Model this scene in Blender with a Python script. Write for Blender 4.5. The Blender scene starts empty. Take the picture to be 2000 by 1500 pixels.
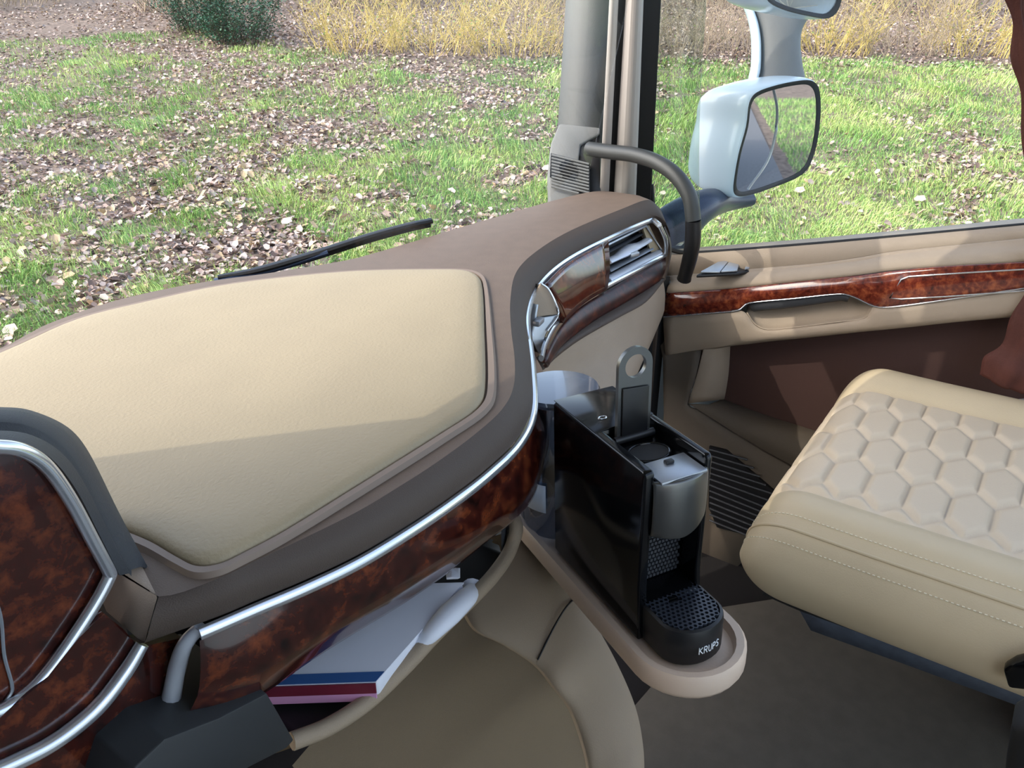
import bpy, bmesh, math, random
import numpy as np
from mathutils import Vector, Matrix
random.seed(7); rng = np.random.default_rng(11)
SC = bpy.context.scene; COL = SC.collection
# ------------------------------------------------------------------ camera, sky, sun, exposure
FPX = 1550.0; PITCH = math.radians(27); AZ = math.radians(55)
CAM = Vector((-.45, 0, 1.3))
FW = Vector((math.sin(AZ)*math.cos(PITCH), math.cos(AZ)*math.cos(PITCH), -math.sin(PITCH)))
RT = Vector((math.cos(AZ), -math.sin(AZ), 0)); UP = RT.cross(FW)
cd = bpy.data.cameras.new('camera'); cam = bpy.data.objects.new('camera', cd); COL.objects.link(cam)
cd.sensor_fit = 'HORIZONTAL'; cd.sensor_width = 36; cd.lens = 36*FPX/2000; cd.clip_start = .02; cd.clip_end = 500
cam.matrix_world = Matrix((( RT.x, UP.x, -FW.x, CAM.x), (RT.y, UP.y, -FW.y, CAM.y), (RT.z, UP.z, -FW.z, CAM.z), (0,0,0,1)))
SC.camera = cam
SC.view_settings.view_transform = 'Standard'; SC.view_settings.look = 'None'; SC.view_settings.gamma = 1
SC.view_settings.use_curve_mapping = False
SC.view_settings.exposure = 0.22
SUN_AZ = math.radians(-53.5); SUN_EL = math.radians(42)
w = bpy.data.worlds.new('sky'); SC.world = w; w.use_nodes = True
nt = w.node_tree; bg = nt.nodes['Background']
sky = nt.nodes.new('ShaderNodeTexSky'); sky.sky_type = 'NISHITA'; sky.sun_disc = False
sky.sun_elevation = SUN_EL; sky.sun_rotation = SUN_AZ; sky.air_density = 1.0; sky.dust_density = 2.5; sky.ozone_density = 1.0
hs = nt.nodes.new('ShaderNodeHueSaturation'); hs.inputs['Saturation'].default_value = .75
nt.links.new(sky.outputs[0], hs.inputs['Color']); nt.links.new(hs.outputs[0], bg.inputs[0]); bg.inputs[1].default_value = 0.50
sl = bpy.data.lights.new('sun', 'SUN'); sl.energy = 1.55; sl.angle = math.radians(.35); sl.color = (1, .94, .84)
so = bpy.data.objects.new('sun', sl); COL.objects.link(so)
sd = Vector((math.sin(SUN_AZ)*math.cos(SUN_EL), math.cos(SUN_AZ)*math.cos(SUN_EL), math.sin(SUN_EL)))
so.rotation_euler = (-sd).to_track_quat('-Z', 'Y').to_euler()
so.location = (-4, 4, 6)
# ------------------------------------------------------------------ from the photo's geometry to points of the place
def ray(x, y): return FW + RT*((x-1000)/FPX) - UP*((y-750)/FPX)
def PZ(x, y, z): v = ray(x, y); return CAM + v*((z-CAM.z)/v.z)
def PX(x, y, X): v = ray(x, y); return CAM + v*((X-CAM.x)/v.x)
def PY(x, y, Y): v = ray(x, y); return CAM + v*((Y-CAM.y)/v.y)
def PT(x, y, t): return CAM + ray(x, y)*t
def PN(x, y, p, n): v = ray(x, y); n = Vector(n); return CAM + v*((Vector(p)-CAM).dot(n)/v.dot(n))
def V(*a): return Vector(a)
# ------------------------------------------------------------------ materials
def s2l(c): return tuple(((v/255)/12.92 if v/255 <= .04045 else ((v/255+.055)/1.055)**2.4) for v in c)
def mat(name, rgb, rough=.5, metal=0, spec=.5, bump=0, bscale=400, vary=0, vscale=8, coat=0, sheen=0):
    m = bpy.data.materials.new(name); m.use_nodes = True; n = m.node_tree; b = n.nodes['Principled BSDF']
    c = (*s2l(rgb), 1); b.inputs['Base Color'].default_value = c
    b.inputs['Roughness'].default_value = rough; b.inputs['Metallic'].default_value = metal
    b.inputs['Specular IOR Level'].default_value = spec; b.inputs['Coat Weight'].default_value = coat
    b.inputs['Coat Roughness'].default_value = .04
    if vary:
        t = n.nodes.new('ShaderNodeTexNoise'); t.inputs['Scale'].default_value = vscale; t.inputs['Detail'].default_value = 6
        g = n.nodes.new('ShaderNodeNewGeometry'); n.links.new(g.outputs['Position'], t.inputs['Vector'])
        r = n.nodes.new('ShaderNodeValToRGB'); r.color_ramp.elements[0].position = .35; r.color_ramp.elements[1].position = .65
        r.color_ramp.elements[0].color = tuple(v*(1-vary) for v in c[:3])+(1,); r.color_ramp.elements[1].color = tuple(min(1, v*(1+vary)) for v in c[:3])+(1,)
        n.links.new(t.outputs['Fac'], r.inputs[0]); n.links.new(r.outputs[0], b.inputs['Base Color'])
    if bump:
        t = n.nodes.new('ShaderNodeTexNoise'); t.inputs['Scale'].default_value = bscale; t.inputs['Detail'].default_value = 4
        g = n.nodes.new('ShaderNodeNewGeometry'); n.links.new(g.outputs['Position'], t.inputs['Vector'])
        bp = n.nodes.new('ShaderNodeBump'); bp.inputs['Strength'].default_value = bump; bp.inputs['Distance'].default_value = .002
        n.links.new(t.outputs['Fac'], bp.inputs['Height']); n.links.new(bp.outputs[0], b.inputs['Normal'])
    return m
def burl(name, dark, mid, hot, scale=34):
    m = mat(name, mid, .16, 0, .5, coat=0 if 'satin' in name else .6); n = m.node_tree; b = n.nodes['Principled BSDF']
    if 'satin' in name: b.inputs['Roughness'].default_value = .42
    g = n.nodes.new('ShaderNodeNewGeometry')
    a = n.nodes.new('ShaderNodeTexNoise'); a.inputs['Scale'].default_value = scale; a.inputs['Detail'].default_value = 9; a.inputs['Roughness'].default_value = .66; a.inputs['Distortion'].default_value = .35
    q = n.nodes.new('ShaderNodeTexNoise'); q.inputs['Scale'].default_value = scale*.28; q.inputs['Detail'].default_value = 5; q.inputs['Distortion'].default_value = 2.2
    n.links.new(g.outputs['Position'], a.inputs['Vector']); n.links.new(g.outputs['Position'], q.inputs['Vector'])
    mx = n.nodes.new('ShaderNodeMath'); mx.operation = 'MULTIPLY_ADD'; mx.inputs[1].default_value = .55
    n.links.new(a.outputs['Fac'], mx.inputs[0])
    m2 = n.nodes.new('ShaderNodeMath'); m2.operation = 'MULTIPLY'; m2.inputs[1].default_value = .45
    n.links.new(q.outputs['Fac'], m2.inputs[0]); n.links.new(m2.outputs[0], mx.inputs[2])
    r = n.nodes.new('ShaderNodeValToRGB'); e = r.color_ramp.elements
    e[0].position = .34; e[0].color = (*s2l(dark), 1); e[1].position = .50; e[1].color = (*s2l(mid), 1)
    k = e.new(.70); k.color = (*s2l(hot), 1)
    n.links.new(mx.outputs[0], r.inputs[0]); n.links.new(r.outputs[0], b.inputs['Base Color'])
    return m
def glassy(name, tint, rough=0, refl=.06, fac=.35):
    m = bpy.data.materials.new(name); m.use_nodes = True; n = m.node_tree; n.nodes.clear()
    o = n.nodes.new('ShaderNodeOutputMaterial'); t = n.nodes.new('ShaderNodeBsdfTransparent'); t.inputs[0].default_value = (*tint, 1)
    gl = n.nodes.new('ShaderNodeBsdfGlossy'); gl.inputs['Roughness'].default_value = rough
    f = n.nodes.new('ShaderNodeLayerWeight'); f.inputs['Blend'].default_value = .25
    ma = n.nodes.new('ShaderNodeMath'); ma.operation = 'MULTIPLY_ADD'; ma.inputs[1].default_value = fac; ma.inputs[2].default_value = refl
    n.links.new(f.outputs['Facing'], ma.inputs[0])
    x = n.nodes.new('ShaderNodeMixShader'); n.links.new(ma.outputs[0], x.inputs[0]); n.links.new(t.outputs[0], x.inputs[1]); n.links.new(gl.outputs[0], x.inputs[2])
    n.links.new(x.outputs[0], o.inputs[0]); return m
M = dict(
 brown=mat('brown_soft_plastic', (108, 92, 80), .62, 0, .35, .35, 900, .05, 40),
 browndark=mat('dark_brown_plastic', (82, 70, 62), .6, 0, .35, .3, 900),
 facet=mat('taupe_plastic', (172, 154, 138), .6, 0, .3, .3, 900),
 leather=mat('beige_leatherette', (166, 150, 122), .55, 0, .35, .35, 260, .03, 9),
 seat=mat('cream_seat_leather', (216, 198, 172), .42, 0, .4, .15, 500, .02, 12),
 burlow=burl('satin_burl_wood', (16, 9, 9), (56, 22, 18), (112, 54, 32), 62),
  blockgrey=mat('shelf_block_grey', (46, 48, 50), .55),
 border=mat('inlay_border_plastic', (134, 116, 102), .6),
 frame=mat('bright_frame', (214, 218, 226), .28, .35),
 seatside=mat('beige_seat_leather', (208, 189, 156), .45, 0, .4, .15, 500, .02, 12),
 thread=mat('pale_thread', (236, 226, 200), .8),
 chrome=mat('satin_chrome', (222, 226, 232), .2, .8),
 silver=mat('silver_plastic', (176, 182, 190), .35, .7),
 beige=mat('beige_plastic', (168, 151, 132), .6, 0, .35, .3, 800, .03, 14),
 taupe=mat('taupe_door_plastic', (94, 84, 73), .62, 0, .3, .3, 800),
 lowbeige=mat('lower_dash_beige', (158, 140, 118), .6, 0, .35, .3, 800),
 fabric=mat('brown_knee_fabric', (130, 113, 90), .85, 0, .2, .5, 1200),
 plum=mat('plum_brown_panel', (80, 59, 54), .8, 0, .2, .4, 900),
 black=mat('black_plastic', (22, 22, 24), .42, 0, .5),
 gloss=mat('piano_black', (9, 10, 12), .13, 0, .4),
 dgrey=mat('dark_grey_plastic', (58, 60, 64), .55, 0, .4, .3, 900),
 grey=mat('grey_pillar_plastic', (124, 125, 124), .6, 0, .35, .3, 700),
 greylight=mat('light_grey_plastic', (190, 184, 178), .55, 0, .35),
 rubber=mat('black_rubber', (20, 20, 21), .7),
 handle=mat('grab_handle_rubber', (52, 54, 54), .38, 0, .5, .25, 1500),
 gun=mat('gunmetal', (104, 104, 102), .28, .8),
 tray=mat('beige_tray', (218, 194, 172), .45, 0, .4, .1, 300),
 carpet=mat('grey_floor_mat', (122, 116, 106), .95, 0, .1, .9, 1500, .06, 30),
 carpetd=mat('dark_floor_carpet', (46, 44, 44), .95, 0, .1, .6, 1500),
 mirrorhouse=mat('pale_blue_white_paint', (208, 226, 236), .25, 0, .5, coat=.5),
 armblue=mat('dark_blue_paint', (38, 50, 74), .3, 0, .4),
 mirror=mat('mirror_glass', (225, 228, 230), .015, 1),
 paper=mat('white_paper', (226, 228, 236), .5), blue=mat('blue_print', (58, 96, 150), .4), maroon=mat('maroon_print', (110, 34, 52), .4), pink=mat('pink_print', (205, 150, 190), .4),
 suede=mat('brown_curtain_suede', (88, 50, 42), .7, 0, .3, .5, 300, .12, 30),
 bluegrey=mat('blue_grey_fabric', (96, 104, 118), .9, 0, .2, .6, 1200, .1, 60),
 sticker=mat('white_sticker', (225, 235, 250), .4),
 burlc=burl('dark_burl_wood', (16, 9, 9), (62, 24, 18), (132, 66, 36), 62),
 burlr=burl('red_burl_wood', (40, 14, 12), (110, 44, 30), (176, 96, 56), 90),
 glass=glassy('clear_glass', (.985, .995, .99), 0, .0, fac=.12), defl=glassy('smoked_deflector', (.84, .90, .87), .0, .06),
 tank=glassy('clear_tank_plastic', (.55, .6, .68), .05, .12),
)
# ------------------------------------------------------------------ mesh helpers
ROOT = {}
def tag(o, label=None, cat=None, group=None, kind=None):
    if label: o['label'] = label
    if cat: o['category'] = cat
    if group: o['group'] = group
    if kind: o['kind'] = kind
    return o
def thing(name, loc, label, cat, group=None, kind=None, M4=None):
    o = bpy.data.objects.new(name, None); COL.objects.link(o); o.empty_display_size = .05
    if M4 is not None: o.matrix_world = M4
    else: o.location = loc
    ROOT[o.name] = Vector((0, 0, 0)) if M4 is not None else Vector(loc)
    return tag(o, label, cat, group, kind)
def build(name, verts, faces, m, parent=None, smooth=40, bevel=0, seg=2, thick=0, sub=0, off=-1, recalc=True):
    me = bpy.data.meshes.new(name)
    o_ = ROOT.get(parent.name, Vector((0,0,0))) if parent else Vector((0,0,0))
    me.from_pydata([tuple(Vector(v)-o_) for v in verts], [], faces)
    bm = bmesh.new(); bm.from_mesh(me)
    bmesh.ops.remove_doubles(bm, verts=bm.verts, dist=1e-6)
    if recalc and not thick: bmesh.ops.recalc_face_normals(bm, faces=bm.faces)
    if bevel: bmesh.ops.bevel(bm, geom=[e for e in bm.edges if len(e.link_faces) == 2 and e.calc_face_angle(0) > math.radians(28)], offset=bevel, segments=seg, affect='EDGES', profile=.5, clamp_overlap=True)
    bm.to_mesh(me); bm.free()
    me.materials.append(m)
    me.polygons.foreach_set('use_smooth', [True]*len(me.polygons))
    if smooth < 180: me.set_sharp_from_angle(angle=math.radians(smooth))
    o = bpy.data.objects.new(name, me); COL.objects.link(o)
    if parent: o.parent = parent; ROOT[o.name] = o_
    if sub: s = o.modifiers.new('s', 'SUBSURF'); s.levels = sub; s.render_levels = sub
    if thick: s = o.modifiers.new('t', 'SOLIDIFY'); s.thickness = thick; s.offset = off
    return o
def cr(P, m=6, closed=False):
    P = [Vector(p) for p in P]; n = len(P); out = []
    for i in range(n if closed else n-1):
        if closed: a, b, c, d = P[i-1], P[i], P[(i+1) % n], P[(i+2) % n]
        else:
            b, c = P[i], P[i+1]; a = P[i-1] if i else b*2-c; d = P[i+2] if i+2 < n else c*2-b
        for k in range(m):
            t = k/m
            # centripetal-ish tension keeps corners from overshooting
            m1 = (c-a)*.5; m2 = (d-b)*.5; L = (c-b).length
            if m1.length > 1.2*L: m1 = m1.normalized()*1.2*L
            if m2.length > 1.2*L: m2 = m2.normalized()*1.2*L
            out.append(b*(2*t**3-3*t*t+1)+m1*(t**3-2*t*t+t)+c*(-2*t**3+3*t*t)+m2*(t**3-t*t))
    if not closed: out.append(P[-1])
    return out
def resamp(P, n):
    P = [Vector(p) for p in P]; L = [0]
    for a, b in zip(P, P[1:]): L.append(L[-1]+(b-a).length)
    out = []; j = 0
    for k in range(n):
        s = L[-1]*k/(n-1)
        while j < len(L)-2 and L[j+1] < s: j += 1
        d = L[j+1]-L[j]; out.append(P[j].lerp(P[j+1], (s-L[j])/d if d > 0 else 0))
    return out
def loftdata(rails, closed=False):
    n = len(rails[0]); v = [p for r in rails for p in r]; f = []
    for i in range(len(rails)-1):
        for j in range(n if closed else n-1):
            k = (j+1) % n
            f.append((i*n+j, i*n+k, (i+1)*n+k, (i+1)*n+j))
    return v, f
def loft(name, rails, m, parent=None, mseg=6, across=1, n=None, raw=False, cap=False, closed=False, **kw):
    R = [[Vector(p) for p in r] for r in rails] if raw else [cr(r, mseg, closed) for r in rails]
    if n: R = [resamp(r, n) for r in R]
    if across > 1:
        cols = [cr([r[j] for r in R], across) for j in range(len(R[0]))]
        R = [[c[i] for c in cols] for i in range(len(cols[0]))]
    v, f = loftdata(R, closed)
    if cap:
        nn = len(R[0]); f.append(tuple(range(nn))); f.append(tuple(range((len(R)-1)*nn, len(R)*nn)))
    return build(name, v, f, m, parent, **kw)
def prism(name, pts, ext, m, parent=None, bevel=0, seg=2, **kw):
    n = len(pts); ext = Vector(ext); v = [Vector(p) for p in pts]+[Vector(p)+ext for p in pts]
    f = [tuple(range(n)), tuple(range(2*n-1, n-1, -1))]+[(i, (i+1) % n, n+(i+1) % n, n+i) for i in range(n)]
    return build(name, v, f, m, parent, bevel=bevel, seg=seg, **kw)
def box(name, c, s, m, parent=None, bevel=.002, rot=None, **kw):
    c = Vector(c); v = []
    for x in (-1, 1):
        for y in (-1, 1):
            for z in (-1, 1):
                p = Vector((x*s[0]/2, y*s[1]/2, z*s[2]/2))
                if rot is not None: p = rot @ p
                v.append(c+p)
    f = [(0,1,3,2), (4,6,7,5), (0,4,5,1), (2,3,7,6), (0,2,6,4), (1,5,7,3)]
    return build(name, v, f, m, parent, bevel=bevel, **kw)
def tubedata(P, r, k=10, flat=1, up=(0,0,1), cap=True, closed=False):
    P = [Vector(p) for p in P]; n = len(P); v = []; f = []; up = Vector(up)
    for i, p in enumerate(P):
        if closed: t = P[(i+1) % n]-P[i-1]
        else: t = P[min(i+1, n-1)]-P[max(i-1, 0)]
        t.normalize(); s = t.cross(up)
        if s.length < 1e-4: s = t.cross(V(1, 0, 0))
        s.normalize(); u = s.cross(t)
        rr = r[i] if isinstance(r, (list, tuple)) else r
        for j in range(k):
            a = 2*math.pi*j/k; v.append(p+s*(math.cos(a)*rr)+u*(math.sin(a)*rr*flat))
    for i in range(n if closed else n-1):
        for j in range(k):
            q = (j+1) % k; e = (i+1) % n
            f.append((i*k+j, i*k+q, e*k+q, e*k+j))
    if cap and not closed: f += [tuple(range(k)), tuple(range((n-1)*k, n*k))]
    return v, f
def tube(name, P, r, m, parent=None, k=10, flat=1, up=(0,0,1), mseg=6, raw=False, closed=False, **kw):
    if not raw: P = cr(P, mseg, closed)
    if isinstance(r, (list, tuple)) and len(r) != len(P):
        r = [r[min(int(i*(len(r)-1)/(len(P)-1)), len(r)-2)]*(1-(i*(len(r)-1)/(len(P)-1) % 1))+r[min(int(i*(len(r)-1)/(len(P)-1))+1, len(r)-1)]*(i*(len(r)-1)/(len(P)-1) % 1) for i in range(len(P))]
    v, f = tubedata(P, r, k, flat, up, closed=closed)
    return build(name, v, f, m, parent, **kw)
def merge(parts):
    v = []; f = []
    for a, b in parts:
        o = len(v); v += list(a); f += [tuple(i+o for i in q) for q in b]
    return v, f
def boxdata(c, s, rot=None):
    c = Vector(c); v = []
    for x in (-1, 1):
        for y in (-1, 1):
            for z in (-1, 1):
                p = Vector((x*s[0]/2, y*s[1]/2, z*s[2]/2))
                if rot is not None: p = rot @ p
                v.append(c+p)
    return v, [(0,1,3,2), (4,6,7,5), (0,4,5,1), (2,3,7,6), (0,2,6,4), (1,5,7,3)]
#@@GROUND
# ------------------------------------------------------------------ ground outside, verge rising away from the truck
GX, GY = CAM.x, CAM.y
def vnoise(x, y, s, seed=0):
    x = np.asarray(x)/s; y = np.asarray(y)/s; xi = np.floor(x).astype(int); yi = np.floor(y).astype(int); fx = x-xi; fy = y-yi
    def h(a, b):
        k = (a*374761393+b*668265263+seed*1442695041) & 0xffffffff; k = ((k ^ (k >> 13))*1274126177) & 0xffffffff
        return ((k ^ (k >> 16)) & 0xffff)/65535.0
    fx = fx*fx*(3-2*fx); fy = fy*fy*(3-2*fy)
    return (h(xi, yi)*(1-fx)+h(xi+1, yi)*fx)*(1-fy)+(h(xi, yi+1)*(1-fx)+h(xi+1, yi+1)*fx)*fy
def gz(x, y):
    x = np.asarray(x, float); y = np.asarray(y, float)
    q = (x*math.sin(AZ)+y*math.cos(AZ))
    rise = np.clip(q-6.5, 0, 40)*.105
    return -1.5+rise+(vnoise(x, y, 1.3, 3)-.5)*.10+(vnoise(x, y, .45, 4)-.5)*.05
def litter(x, y):       # 1 = leaf litter, 0 = thick grass
    u = x*math.cos(AZ)-y*math.sin(AZ)      # to the right of the photo
    n = .38*vnoise(x, y, 1.2, 8)+.32*vnoise(x, y, .5, 9)+.3*vnoise(x, y, .24, 12)
    return n + np.clip(-(u-.0)/14, -.12, .13)
def polar(n, a0, a1, r0, r1, rr=rng):
    a = np.radians(rr.uniform(a0, a1, n)); t = rr.random(n); r = r0*(r1/r0)**(t**.8)
    return GX+np.sin(a)*r, GY+np.cos(a)*r, r
gv = []; gf = []; N1, N2 = 150, 150
for i in range(N1):
    r = 1.8*(60/1.8)**(i/(N1-1))
    for j in range(N2):
        a = 2*math.pi*j/N2; gv.append((GX+math.sin(a)*r, GY+math.cos(a)*r))
ga = np.array(gv); zz = gz(ga[:, 0], ga[:, 1]); gv = [(p[0], p[1], z-(0.0)) for p, z in zip(gv, zz)]
gf = [(i*N2+j, i*N2+(j+1) % N2, (i+1)*N2+(j+1) % N2, (i+1)*N2+j) for i in range(N1-1) for j in range(N2)]
gf.append(tuple(range(N2)))
soil = mat('leaf_strewn_soil', (122, 108, 98), .95, 0, .1, 1, 30, .35, 9)
g = build('ground', gv, gf, soil, smooth=180); tag(g, 'leaf strewn soil of the grass verge outside the cab', 'ground', kind='structure')
def soup(name, verts, nper, tris, mats, cols=None):
    me = bpy.data.meshes.new(name); n = len(verts)
    cnt = n//nper; T = np.array(tris, np.int32); k = len(T)
    loops = (T[None]+(np.arange(cnt, dtype=np.int32)*nper)[:, None, None]).reshape(-1)
    me.vertices.add(n); me.vertices.foreach_set('co', verts.astype(np.float32).ravel())
    me.loops.add(len(loops)); me.loops.foreach_set('vertex_index', loops)
    me.polygons.add(cnt*k); me.polygons.foreach_set('loop_start', np.arange(cnt*k, dtype=np.int32)*3)
    me.update(calc_edges=True); me.validate()
    for m_ in (mats if isinstance(mats, list) else [mats]): me.materials.append(m_)
    if cols is not None:
        me.polygons.foreach_set('material_index', np.repeat(cols, k).astype(np.int32))
    o = bpy.data.objects.new(name, me); COL.objects.link(o); return o
def leafmat(name, rgb, trans=.3):
    m = mat(name, rgb, .65, 0, .25, vary=.3, vscale=3)
    return m
# grass blades
def grass(n, hmin, hmax, r0, r1, wd):
    x, y, r = polar(n, 6, 106, r0, r1)
    L = litter(x, y); keep = (L < .60+rng.normal(0, .10, n)) & (x*math.sin(AZ)+y*math.cos(AZ) < 17.6+np.clip((-3.5-(x*math.cos(AZ)-y*math.sin(AZ)))*.9, 0, 6)+vnoise(x, y, .8, 31)*1.2+rng.normal(0, .25, n))
    x = x[keep]; y = y[keep]; r = r[keep]; n = len(x)
    z = gz(x, y); h = rng.uniform(hmin, hmax, n)*(.55+.9*vnoise(x, y, .5, 21)); a = rng.uniform(0, 6.283, n)
    lean = rng.uniform(.25, 1.1, n); la = 2.2+rng.normal(0, 1.0, n)+vnoise(x, y, .7, 5)*3.0; ww = wd*(.6+r/14)
    b = np.stack([x, y, z-.01], 1); sx = np.stack([np.cos(a)*ww, np.sin(a)*ww, 0*a], 1); ld = np.stack([np.cos(la), np.sin(la), 0*a], 1)
    up_ = np.array([0, 0, 1.0])
    p = np.stack([b-sx, b+sx, b+ld*(h*lean*.35)[:, None]+up_*(h*.62)[:, None]-sx*.7, b+ld*(h*lean*.35)[:, None]+up_*(h*.62)[:, None]+sx*.7, b+ld*(h*lean)[:, None]+up_*(h*(1-.25*lean))[:, None]], 1)
    return p.reshape(-1, 3), n, x, y
p1, n1, gx_, gy_ = grass(560000, .05, .15, 4.6, 24, .0032)
gm = [mat('grass_light', (196, 218, 136), .6, 0, .2), mat('grass_mid', (152, 192, 110), .6, 0, .2), mat('grass_deep', (112, 156, 90), .6, 0, .2), mat('grass_straw', (186, 192, 120), .6, 0, .2)]
ci = np.where(vnoise(gx_, gy_, .9, 41)+rng.normal(0, .25, n1) > .62, 0, np.where(rng.random(n1) < .6, 1, 2)); ci = np.where(rng.random(n1) < .10, 3, ci)
g = soup('verge_grass', p1, 5, [(0, 1, 3), (0, 3, 2), (2, 3, 4)], gm, ci); tag(g, 'bright green winter grass growing on the verge outside', 'grass', kind='stuff')
# verge behind the cab, seen in the mirror, and the road beside it
nb = 60000; bx = rng.uniform(3.2, 11, nb); by = -1-28*rng.random(nb)**1.6; bz = gz(bx, by); bh = rng.uniform(.06, .16, nb); ba = rng.uniform(0, 6.28, nb); bw = .010
q_ = np.stack([bx, by, bz], 1); sx_ = np.stack([np.cos(ba)*bw, np.sin(ba)*bw, 0*ba], 1); tp_ = q_+np.stack([rng.normal(0, .04, nb), rng.normal(0, .04, nb), bh], 1)
o = soup('verge_grass', np.stack([q_-sx_, q_+sx_, tp_], 1).reshape(-1, 3), 3, [(0, 1, 2)], gm, rng.choice(3, nb)); tag(o, 'grass on the verge behind the cab, reflected in the door mirror', 'grass', kind='stuff')
asph = mat('asphalt', (112, 112, 114), .9, 0, .2, 1, 60, .25, 25)
o = build('road', [(-8, 3.5, -1.40), (2.9, 3.5, -1.40), (2.9, -60, -1.40), (-8, -60, -1.40), (-8, 3.5, -1.6), (2.9, 3.5, -1.6), (2.9, -60, -1.6), (-8, -60, -1.6)], [(0,1,2,3), (7,6,5,4), (0,4,5,1), (1,5,6,2), (2,6,7,3), (3,7,4,0)], asph); tag(o, 'grey asphalt road beneath and behind the truck', 'road', kind='structure')
# fallen leaves
lm = [mat('leaf_pale', (206, 186, 172), .7), mat('leaf_brown', (176, 150, 138), .7), mat('leaf_grey', (152, 138, 132), .75), mat('leaf_dark', (108, 88, 80), .75), mat('leaf_tan', (192, 166, 132), .7)]
# an oak leaf outline: 8 points folded along the midrib
LF = np.array([(0, 0, 0), (.22, .30, .10), (.75, .36, .16), (1.0, 0, .02), (.75, -.36, .16), (.22, -.30, .10), (.5, .18, .02), (.5, -.18, .02)])
LT = [(0, 1, 6), (6, 2, 3), (0, 6, 7), (6, 3, 7), (7, 3, 4), (0, 7, 5), (1, 2, 6), (5, 7, 4)]
def leaves(n, r0, r1, smin, smax, thr, edge=True, lift=.035):
    x, y, r = polar(n, 6, 106, r0, r1); L = litter(x, y)
    q = x*math.sin(AZ)+y*math.cos(AZ)
    keep = (L > thr+rng.normal(0, .09, n)) | (q > 17.3+np.clip((-3.5-(x*math.cos(AZ)-y*math.sin(AZ)))*.9, 0, 6)) | (rng.random(n) < .05)
    x = x[keep]; y = y[keep]; n = len(x); return x, y, n
def leafverts(x, y, s, lift):
    n = len(x); a = rng.uniform(0, 6.283, n); tl = rng.normal(0, .38, n); rl = rng.normal(0, .45, n)
    ca, sa = np.cos(a), np.sin(a); P = LF[None]*s[:, None, None]; P = P.copy(); P[:, :, 2] *= rng.uniform(-.3, 1.8, n)[:, None]
    X = P[:, :, 0]; Y = P[:, :, 1]; Z = P[:, :, 2]
    Y2 = Y*np.cos(rl)[:, None]-Z*np.sin(rl)[:, None]; Z2 = Y*np.sin(rl)[:, None]+Z*np.cos(rl)[:, None]
    X2 = X*np.cos(tl)[:, None]-Z2*np.sin(tl)[:, None]; Z3 = X*np.sin(tl)[:, None]+Z2*np.cos(tl)[:, None]
    z = gz(x, y)+lift
    return np.stack([x[:, None]+X2*ca[:, None]-Y2*sa[:, None], y[:, None]+X2*sa[:, None]+Y2*ca[:, None], z[:, None]+Z3], 2)
x, y, n = leaves(160000, 4.6, 30, .05, .1, .575)
s_ = rng.uniform(.03, .10, n); lv = leafverts(x, y, s_, rng.uniform(.005, .05, n))
g = soup('leaf_litter', lv.reshape(-1, 3), 8, LT, lm, rng.choice(5, n, p=[.2, .28, .24, .16, .12])); tag(g, 'carpet of small dead brown leaves covering the bare patches of the verge', 'leaf litter', kind='stuff')
#@@FALLEN
x, y, r = polar(2600, 20, 90, 6.4, 11.5, np.random.default_rng(5)); L = litter(x, y)
idx = [i for i in range(len(x)) if L[i] > .50 or random.random() < .10][:300]
lmesh = []
for k in range(10):
    s = np.array([random.uniform(.11, .17)]); P = leafverts(np.array([0.]), np.array([0.]), s, 0)[0]; P[:, 2] -= gz(0, 0)
    me = bpy.data.meshes.new('fallen_leaf'); me.from_pydata([tuple(p) for p in P], [], LT); me.materials.append(lm[[0, 1, 0, 4, 3][k % 5]]); lmesh.append(me)
for i in idx:
    o = bpy.data.objects.new('fallen_leaf', random.choice(lmesh)); COL.objects.link(o)
    o.location = (x[i], y[i], float(gz(x[i], y[i]))+.055); o.rotation_euler = (0, 0, random.uniform(0, 6.28))
    tag(o, 'large curled dead oak leaf lying on top of the near grass', 'leaf', 'large fallen leaves on the near grass')
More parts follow.
